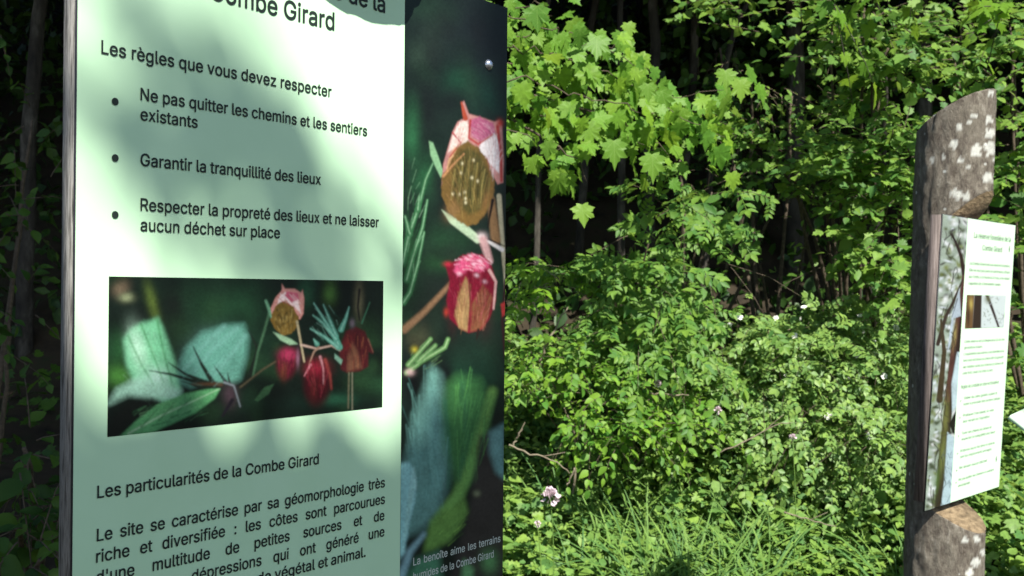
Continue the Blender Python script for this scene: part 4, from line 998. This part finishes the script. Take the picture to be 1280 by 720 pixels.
# hazel wall on the right
hb = ground_at(1060, 8.0)
plant('hazel_shrub', 'tall sunlit broadleaf shrub left of the log post, reaching the top edge', 'shrub', hb,
      [C_(1110, 60, 6.6, 60, 60, .4, 38), C_(1080, 10, 6.7, 50, 24, .4, 16), C_(1118, 190, 6.3, 40, 60, .4, 40), C_(1060, 170, 6.7, 50, 36, .4, 24, (-.2, -.3, 0)), C_(1100, 290, 6.3, 50, 46, .4, 36), C_(1120, 350, 6.1, 34, 30, .3, 18), C_(1030, 250, 6.8, 40, 36, .3, 14),
       C_(985, 190, 6.9, 60, 22, .4, 24, (-.2, -.3, 0)), C_(1000, 50, 7.1, 60, 20, .4, 12), C_(930, 14, 7.3, 70, 14, .4, 18), C_(860, 6, 7.6, 60, 10, .3, 8), C_(1040, 30, 7.0, 40, 14, .3, 8), C_(1130, 240, 6.2, 30, 60, .3, 26), C_(1050, 210, 6.5, 60, 12, .3, 22, (0, -.5, 0)), C_(1080, 330, 6.2, 60, 16, .3, 22, (0, -.5, 0)), C_(1090, 90, 6.6, 60, 12, .3, 20, (0, -.5, 0)), C_(1100, 120, 6.8, 44, 24, .3, 14), C_(945, 150, 6.9, 40, 12, .3, 8)],
      T_HAZEL, 'hazel', HAZEL, .07, per=9, gap=.5, droop=.12, jit=.42, flat=.55)
hb2 = ground_at(1300, 7.4)
plant('hazel_shrub', 'sunlit broadleaf shrub right of the log post, at the right edge', 'shrub', hb2,
      [C_(1268, 90, 6.8, 40, 40, .4, 26), C_(1285, 190, 6.4, 50, 50, .4, 36), C_(1285, 300, 6.2, 40, 50, .4, 34), C_(1190, 60, 7.0, 60, 40, .4, 34), C_(1262, 30, 7.1, 50, 30, .4, 18), C_(1290, 420, 6.0, 30, 40, .3, 16), C_(1200, 20, 7.2, 60, 30, .4, 20)],
      T_HAZEL, 'hazel_r', HAZEL, .07, per=9, gap=.5, droop=.12, jit=.42, flat=.55)
# darker undergrowth shrubs behind, catching flecks of sun
for (lab, px, d, cl) in (('dark leafy shrub in the hollow below the hanging maple sprig', 960, 8.2, [C_(940, 90, 8.0, 60, 50, .5, 34), C_(990, 120, 7.9, 60, 40, .5, 30), C_(1010, 290, 7.6, 60, 70, .5, 46), C_(900, 60, 8.4, 50, 40, .5, 20), C_(950, 330, 7.8, 50, 50, .5, 20)]),
                        ('dark leafy shrub behind the feathery sapling, flecked by sun', 850, 8.0, [C_(940, 225, 7.5, 40, 26, .3, 20), C_(925, 180, 7.8, 40, 20, .4, 14), C_(980, 230, 7.6, 40, 30, .4, 18), C_(850, 200, 8.2, 40, 40, .4, 10), C_(690, 420, 6.6, 50, 40, .3, 10)])):
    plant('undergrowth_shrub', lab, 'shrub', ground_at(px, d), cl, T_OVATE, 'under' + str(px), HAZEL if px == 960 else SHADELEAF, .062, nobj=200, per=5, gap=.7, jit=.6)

# wild rose with small white blossom
rb = ground_at(1000, 6.9)
rose_cl = [C_(960, 412, 6.5, 60, 16, .3, 30), C_(1040, 420, 6.4, 60, 22, .3, 34), C_(1105, 420, 6.3, 40, 24, .3, 24), C_(920, 450, 6.3, 40, 24, .3, 14), C_(1000, 460, 6.2, 70, 30, .3, 50), C_(1090, 480, 6.1, 50, 34, .3, 40), C_(930, 490, 6.1, 60, 28, .3, 30),
           C_(1010, 520, 5.95, 70, 26, .3, 46), C_(1100, 540, 5.8, 40, 30, .25, 30), C_(870, 470, 6.2, 36, 30, .25, 18), C_(880, 430, 6.35, 40, 14, .2, 9, (-.5, -.2, 0)), C_(1070, 385, 6.5, 60, 12, .3, 14)]
rose = plant('wild_rose_bush', 'arching wild rose bush with tiny white flowers left of the log post', 'shrub', rb, rose_cl, T_ROSE, 'rose', ROSE, .1, per=8, gap=.5, droop=.3, jit=.4, trunk_r=.008, twig_r=.002, twig_mat=TWIG, nface=(.5, .55, .4))
pet = []
for k in range(5):
    a = k * 2 * math.pi / 5; ca, sa = math.cos(a), math.sin(a)
    pv = np.array([(0, 0, 0), (.5, .45, .12), (.35, .95, .2), (0, 1, .16), (-.35, .95, .2), (-.5, .45, .12)]); pet.append((pv @ np.array([[ca, sa, 0], [-sa, ca, 0], [0, 0, 1]]), np.array([(0, 1, 2), (0, 2, 3), (0, 3, 4), (0, 4, 5)])))
T_FLOWER = join(pet)
PETAL = noise_mat('white_petal', [(.78, .77, .68), (.85, .84, .78)], 30, .6, 0); PINK = noise_mat('pink_petal', [(.5, .36, .42), (.7, .6, .62)], 200, .6, 0)
fl = [(985, 385), (1005, 384), (970, 398), (1000, 398), (960, 428), (971, 437), (984, 433), (993, 420), (1020, 407), (1055, 425), (1031, 452), (1055, 473), (1061, 472), (1010, 480), (983, 470), (1018, 469), (1094, 441), (1071, 444), (1036, 520), (1042, 516), (1063, 510), (1092, 526), (1105, 470), (1131, 441),
      (948, 391), (924, 396), (1078, 412), (1092, 428), (1124, 385), (1116, 384), (1085, 545), (1033, 495), (1000, 445), (912, 406), (1040, 425), (1120, 410), (1075, 395)]
pos = np.array([W(x, y, 5.75 + (560 - y) * .0028 + rng.normal() * .05) for x, y in fl]); Rf = frames(rng.normal(size=(len(fl), 3)), SUN * .6 + np.array([0, -.8, .1]) + rng.normal(size=(len(fl), 3)) * .25)
leaf_objects(rose, [T_FLOWER], 'roseflower', PETAL, pos, Rf, np.full(len(fl), .017) * (1 + rng.normal(size=len(fl)) * .2), np.zeros(len(fl), int), name='flower')
for q, r in (([(962, 436), (968, 420), (985, 412), (1002, 416)], .006), ([(1028, 414), (1040, 410), (1060, 404)], .004), ([(1080, 402), (1095, 396), (1120, 392)], .006), ([(1092, 400), (1120, 396)], .004), ([(1075, 480), (1090, 500), (1105, 515)], .004), ([(1060, 460), (1075, 480)], .004)):
    pts = curve_pts([W(x, y, 5.95 + (560 - y) * .0022) for x, y in q], 8); v, f = tube(pts, np.linspace(r, r * .7, 8), 6); part('bare_stem', v, f, PALETWIG, rose, True)

# bramble thicket lower middle
bb = ground_at(740, 6.4)
plant('bramble_thicket', 'yellow green bramble thicket low beside the edge of the pale green sign', 'shrub', bb,
      [C_(665, 440, 5.9, 44, 34, .3, 34), C_(650, 480, 5.6, 34, 26, .2, 22), C_(715, 455, 5.9, 44, 30, .3, 30), C_(760, 500, 5.7, 50, 34, .3, 44), C_(790, 545, 5.5, 44, 26, .25, 34), C_(820, 495, 5.9, 40, 34, .3, 30), C_(770, 440, 6.2, 40, 22, .3, 16), C_(730, 535, 5.6, 30, 26, .2, 20), C_(850, 530, 5.7, 40, 30, .25, 28)],
      T_OVATE, 'bramble', BRAMBLE, .048, per=7, gap=.55, jit=.5, trunk_r=.006, twig_r=.002)

# shady shrubs on the far left
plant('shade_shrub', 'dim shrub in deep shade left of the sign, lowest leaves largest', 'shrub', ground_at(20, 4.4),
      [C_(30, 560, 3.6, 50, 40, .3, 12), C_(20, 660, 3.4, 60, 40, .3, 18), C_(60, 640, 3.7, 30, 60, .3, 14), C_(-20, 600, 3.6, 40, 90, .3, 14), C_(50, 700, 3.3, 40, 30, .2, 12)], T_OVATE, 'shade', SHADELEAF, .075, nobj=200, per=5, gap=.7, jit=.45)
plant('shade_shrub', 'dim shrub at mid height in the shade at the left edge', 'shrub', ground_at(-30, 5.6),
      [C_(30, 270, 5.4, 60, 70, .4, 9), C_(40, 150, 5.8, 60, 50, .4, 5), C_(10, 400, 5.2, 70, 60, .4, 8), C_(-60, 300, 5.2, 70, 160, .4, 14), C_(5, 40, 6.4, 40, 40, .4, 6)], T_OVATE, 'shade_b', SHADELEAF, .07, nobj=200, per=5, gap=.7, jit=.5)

# ------------------------------------------------------------------ ground cover
def scatter(n, x0, x1, y0, y1, hmin, hmax, tm, size, var=.3, up=.7, keep=None, lift=None):
    x = rng.uniform(x0, x1, n); y = rng.uniform(y0, y1, n)
    # keep what the frame can see plus a margin
    h = hmin + (hmax - hmin) * rng.random(n) ** .8
    bump = .5 + .5 * np.sin(x * 3.1 + np.sin(y * 2.3) * 1.5) * np.sin(y * 2.7 + 1.1 * np.sin(x * 1.9)); h = h * (.4 + 1.0 * bump) * np.clip(.28 + (y - 5.2) * 1.1, .28, 1)
    P = np.column_stack([x, y, hgt(x, y) + h])
    T = np.column_stack([rng.normal(size=n), rng.normal(size=n), rng.normal(size=n) * .35 - .1]); N = np.array([0, 0, up]) + SUN * .45 + np.array([0, -.25, 0]) + rng.normal(size=(n, 3)) * .35
    S = size * (1 + rng.normal(size=n) * var).clip(.4, 1.8)
    return P, frames(T, N), S, rng.integers(0, len(tm), n)
tmix = T_HERB + T_OVATE + T_TRI
P, R, S, wh = scatter(76000, -.9, 4.9, 4.3, 8.6, .03, .55, tmix, .058)
v, f = cloud(tmix, P, R, S, wh); o = link('undergrowth', mesh_np('undergrowth', v, f, HERB), kind='stuff'); o['label'] = 'low leafy ground cover of mixed herbs filling the forest edge'; o['category'] = 'ground cover'
P, R, S, wh = scatter(7000, -9, 9, 2.6, 8.2, .03, .35, T_HERB, .08); k = (P[:, 0] < -.9) | (P[:, 0] > 4.4)
v, f = cloud(T_HERB, P[k], R[k], S[k], wh[k]); o = link('undergrowth', mesh_np('undergrowth', v, f, SHADELEAF), kind='stuff'); o['label'] = 'sparser herbs growing on either side of the forest edge'; o['category'] = 'ground cover'
# grass tufts
PT, RT, ST = [], [], []
for k in range(140):
    px = random.choice([random.gauss(865, 30), random.gauss(790, 25), random.gauss(900, 50), random.uniform(640, 1130), random.uniform(760, 1130)]); d = random.uniform(5.2, 6.7)
    b = ground_at(px, d); n = random.randint(7, 15)
    for i in range(n):
        PT.append(b + rng.normal(size=3) * [.035, .035, .0] + [0, 0, .1]); lean = rng.normal(size=2) * .5
        RT.append(([lean[0], lean[1], 1.0], [lean[0] * -.6 + .1, lean[1] * -.6 - .6, .3])); ST.append(random.uniform(.3, .56))
R = frames(np.array([r[0] for r in RT]), np.array([r[1] for r in RT])); v, f = cloud(T_BLADE, np.array(PT), R, np.array(ST), np.zeros(len(PT), int))
o = link('grass', mesh_np('grass', v, f, GRASS), kind='stuff'); o['label'] = 'long grass blades standing among the herbs'; o['category'] = 'grass'

# pink flower heads
def pink(x, y, d, r, label):
    p = W(x, y, d); g = p.copy(); g[2] = float(hgt(p[0], p[1])); root = thing('meadow_flower', label, 'flower', g)
    v, f = tube(curve_pts([g, (g + p) / 2 + [.02, 0, 0], p], 8), [.0025] * 8, 5); part('stem', v, f, HERB, root)
    n = 46; q = nrm(rng.normal(size=(n, 3)) + [0, -.4, .7]); P = p + q * r * .55; R = frames(q + rng.normal(size=(n, 3)) * .25, q * .2 + rng.normal(size=(n, 3)))
    v, f = cloud([small_leaf(.8)], P, R, np.full(n, r * .75), np.zeros(n, int)); part('flower_head', v, f, PINK, root, kind='stuff')
pink(688, 621, 5.2, .04, 'pale pink flower head among herbs low beside the sign edge')
pink(672, 655, 5.15, .014, 'small fading pink bud below the larger pink flower head')
pink(897, 513, 5.6, .018, 'pinkish flower in front of the wild rose bush')
pink(991, 547, 5.45, .016, 'reddish pink flower low under the rose bush beside a bare twig')
pink(822, 480, 5.7, .018, 'greyish white seed head above the pale broken twig')

# dead sticks
def stick(pts, d, r, label, mat=PALETWIG):
    q = curve_pts([W(x, y, d) for x, y in pts], 12, .003); c = q[0]; root = thing('dead_twig', label, 'twig', c)
    v, f = tube(q, np.linspace(r, r * .55, 12), 7, .06); part('twig', v, f, mat, root, True)
    m = q[6]; v, f = tube(curve_pts([m, m + (q[8] - m) * 1.1 + [.03, 0, .05]], 4), np.linspace(r * .6, r * .3, 4), 5); part('side_twig', v, f, mat, root, True)
stick([(812, 491), (835, 493), (861, 494)], 5.65, .006, 'short pale broken twig lying level in front of the dark gap')
stick([(900, 566), (935, 550), (965, 534), (988, 528)], 5.35, .004, 'long pale twig rising to the right below the rose bush')
stick([(636, 556), (660, 566), (690, 575), (712, 592)], 5.2, .005, 'thin brown twig across the dark gap beside the sign')
stick([(641, 558), (646, 548), (653, 536)], 5.2, .005, 'upright twig stub beside the edge of the large sign')
stick([(718, 585), (712, 600), (708, 606)], 5.3, .004, 'little pale stalk leaning above the pink flower')
stick([(980, 640), (1000, 645), (1020, 652), (1045, 658)], 5.3, .004, 'thin brown twig lying among herbs at the lower middle')
# ------------------------------------------------------------------ forest: trunks and crowns
def forest_tree(px, d, r, label, crown, lean=0.0, top=8.5, crr=(2.4, 2.0, 1.5), n=2600, mat=TRUNK):
    b = ground_at(px, d); root = thing('forest_tree', label, 'tree', b)
    pts = curve_pts([b - [0, 0, .2], b + [lean * .3, 0, 2.2], b + [lean, .1, top * .6], b + [lean * 1.4, 0, top]], 16, .015)
    v, f = tube(pts, np.linspace(r * 1.25, r * .4, 16), 14, .05); part('trunk', v, f, mat, root, True)
    for k in range(6):
        s = pts[7 + k]; e = s + np.array([rng.normal() * 1.2, rng.normal() * .9 - .3, .6 + rng.random() * .6]); v, f = tube(curve_pts([s, (s + e) / 2 + [0, 0, .1], e], 6), np.linspace(r * .35, r * .1, 6), 7, .05); part('limb', v, f, mat, root, True)
    c = np.asarray(crown, float); q = nrm(rng.normal(size=(n, 3))) * (rng.random((n, 1)) ** .33); P = c + q * crr
    R = frames(rng.normal(size=(n, 3)) + [0, 0, -.3], np.array([0, -.3, .9]) + rng.normal(size=(n, 3)) * .5)
    v, f = cloud(T_SMALL, P, R, .32 * (.7 + .6 * rng.random(n)), rng.integers(0, 3, n)); part('crown', v, f, CROWN, root, kind='stuff')
trees = [(668, 8.6, .028, 'slim pale trunk in the dark just right of the large sign', 0, .1), (812, 9.2, .055, 'straight dark trunk above the hanging maple leaves', 0, .0), (848, 9.8, .045, 'second dark trunk above the maple leaves, slightly leaning', 0, .5),
         (872, 9.0, .03, 'thin leaning trunk right of the pair of dark trunks', 0, .7), (780, 8.8, .035, 'thin crooked trunk behind the feathery sapling', 0, -.1), (722, 9.4, .04, 'faint trunk in the gap between sign and sapling', 0, .3),
         (990, 9.6, .09, 'dark trunk hidden behind the shady shrub', 0, 0), (1150, 9.4, .08, 'dark trunk behind the leafy wall near the log post', 0, 0), (1290, 9.2, .1, 'dark trunk at the right edge behind leaves', 0, 0),
         (28, 8.6, .07, 'dark trunk at the upper left edge', 0, .2), (-60, 9.5, .1, 'dark trunk beyond the left edge of the view', 0, 0), (500, 9.5, .1, 'dark trunk hidden behind the large sign', 0, 0), (300, 9.0, .1, 'stout trunk hidden behind the large sign', 0, 0)]
cx = [-6.5, -3.6, -.9, 1.8, 4.4, 7.0, 9.6]
slots = [(x, y, z) for (y, z) in ((8.0, 5.9), (10.6, 7.4)) for x in cx]
random.shuffle(slots)
slots.sort(key=lambda s: s[1])
order = sorted(range(len(trees)), key=lambda i: ground_at(trees[i][0], trees[i][1])[0])
xslots = sorted(slots[:13], key=lambda s: s[0])
for i, sl in zip(order, xslots):
    px, d, r, lab, _, le = trees[i]; forest_tree(px, d, r * .8, lab, sl, le, top=max(sl[2] + .4 - .5, 5), n=4200)
# further trees close the canopy up the slope
for i, (x, y) in enumerate([(-8, 13), (-4.8, 13.4), (-1.6, 12.8), (1.6, 13.2), (4.8, 12.9), (8, 13.3), (11, 12)]):
    b = np.array([x, y, float(hgt(x, y))]); X = to_px(b)
    forest_tree(float(X[0]), float(X[2]), .13, ['hill tree far left', 'hill tree left of the sign', 'hill tree behind the sign', 'hill tree in the dark gap', 'hill tree behind the sapling', 'hill tree behind the log post', 'hill tree far right'][i] + ', standing up the dark slope', (x, y - .3, b[2] + 4.6), 0, 5, (2.8, 2.3, 1.7), 3600)
# dense dark wood as one mass on the slope
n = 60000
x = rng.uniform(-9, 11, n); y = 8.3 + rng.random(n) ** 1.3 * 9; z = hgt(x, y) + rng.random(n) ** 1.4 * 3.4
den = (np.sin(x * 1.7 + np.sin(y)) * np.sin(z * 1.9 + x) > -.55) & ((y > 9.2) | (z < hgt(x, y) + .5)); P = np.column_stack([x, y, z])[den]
R = frames(rng.normal(size=(len(P), 3)) + [0, 0, -.3], np.array([0, -.5, .7]) + rng.normal(size=(len(P), 3)) * .5)
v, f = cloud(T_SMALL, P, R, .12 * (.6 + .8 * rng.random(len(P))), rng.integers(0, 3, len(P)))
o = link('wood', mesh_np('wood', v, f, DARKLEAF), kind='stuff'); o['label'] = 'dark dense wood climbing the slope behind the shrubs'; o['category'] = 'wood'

# ------------------------------------------------------------------ tree behind the viewer whose boughs dapple the near sign
tb = np.array([3.6, -5.2, 0.]); OT = thing('overhanging_tree', 'tall tree behind the viewer whose boughs reach over the near sign', 'tree', tb)
v, f = tube(curve_pts([tb - [0, 0, .2], tb + [-.1, .1, 3], tb + [-.5, .6, 6.5], tb + [-.6, .9, 9]], 14), np.linspace(.24, .08, 14), 16, .03); part('trunk', v, f, TRUNK, OT, True)
dap = []   # (pixel on the near sign, patch radius in m, leaves, distance up the sun ray)
for x, y, r, n_ in ((172, 12, .02, 4), (190, 30, .02, 3), (290, 35, .022, 5), (235, 130, .03, 8), (290, 140, .03, 8), (345, 170, .03, 8), (385, 215, .03, 8), (425, 270, .03, 8), (460, 315, .025, 6), (150, 140, .02, 5), (160, 180, .016, 3),
                    (300, 190, .03, 6), (330, 225, .03, 5), (360, 290, .03, 5), (400, 320, .03, 4), (195, 200, .02, 3), (262, 90, .02, 2)):
    u, w = F1.uv(x, y); dap.append((F1.P(u, w, 0), r, n_))
P, S = [], []
for p, r, n_ in dap:
    L = rng.uniform(7.0, 8.6)
    for k in range(n_): P.append(p + SUN * (L + rng.normal() * .2) + rng.normal(size=3) * r); S.append(.075)
# thick foliage: lower half of the sign and everything left of it lies in shade
e1 = nrm(np.array([-SUN[1], SUN[0], 0])); e1 = e1 if e1[0] > 0 else -e1; e2 = np.cross(SUN, e1); e2 = e2 if e2[2] > 0 else -e2
def mass(n, a0, a1, b0, b1, L0, L1, size, edge=None):
    a = rng.uniform(a0, a1, n); b = rng.uniform(b0, b1, n); L = rng.uniform(L0, L1, n)
    if edge is not None: k = edge(a, b); a, b, L = a[k], b[k], L[k]
    for i in range(len(a)): P.append(e1 * a[i] + e2 * b[i] + SUN * L[i]); S.append(size)
q = [F1.P(*F1.uv(x, y), 0) for x, y in ((92, 515), (300, 560), (500, 600), (632, 510))]
ea = [float(np.dot(p, e1)) for p in q]; eb = [float(np.dot(p, e2)) for p in q]
def edge(a, b): return b < np.interp(a, ea, eb) - .03 + .015 * np.sin(a * 23) 
mass(10000, -.3, .95, eb[0] - 1.2, max(eb) + .1, 5.2, 7.5, .12, edge)
cl = [W(px, py, d) for px in (-120, 70) for py in (60, 720) for d in (3.2, 8.5)]
ca = [float(np.dot(p, e1)) for p in cl]; cb = [float(np.dot(p, e2)) for p in cl]
la = float(np.dot(F1.P(0, 0, 0), e1)) - .02
mass(9000, min(ca) - .3, .9, 2.62, max(cb) + .3, 7.2, 8.6, .2)
P = np.array(P); S = np.array(S); R = frames(rng.normal(size=(len(P), 3)) + [0, 0, -.5], SUN + rng.normal(size=(len(P), 3)) * .35)
v, f = cloud(T_OVATE, P, R, S, rng.integers(0, 3, len(P))); part('crown', v, f, SHADELEAF, OT, kind='stuff')
hub = tb + [-.5, .6, 6.5]
for t in (P[:60].mean(0) + [.5, -.3, .3], P[200:2000].mean(0) + [.2, -.2, .1], P[-3000:].mean(0)):
    v, f = tube(curve_pts([hub, (hub + t) / 2 + [0, 0, .5], t], 9), np.linspace(.07, .02, 9), 8, .03); part('limb', v, f, TRUNK, OT, True)
print('objects', len(scene.objects), 'tris', sum(len(o.data.polygons) for o in scene.objects if o.type == 'MESH'))
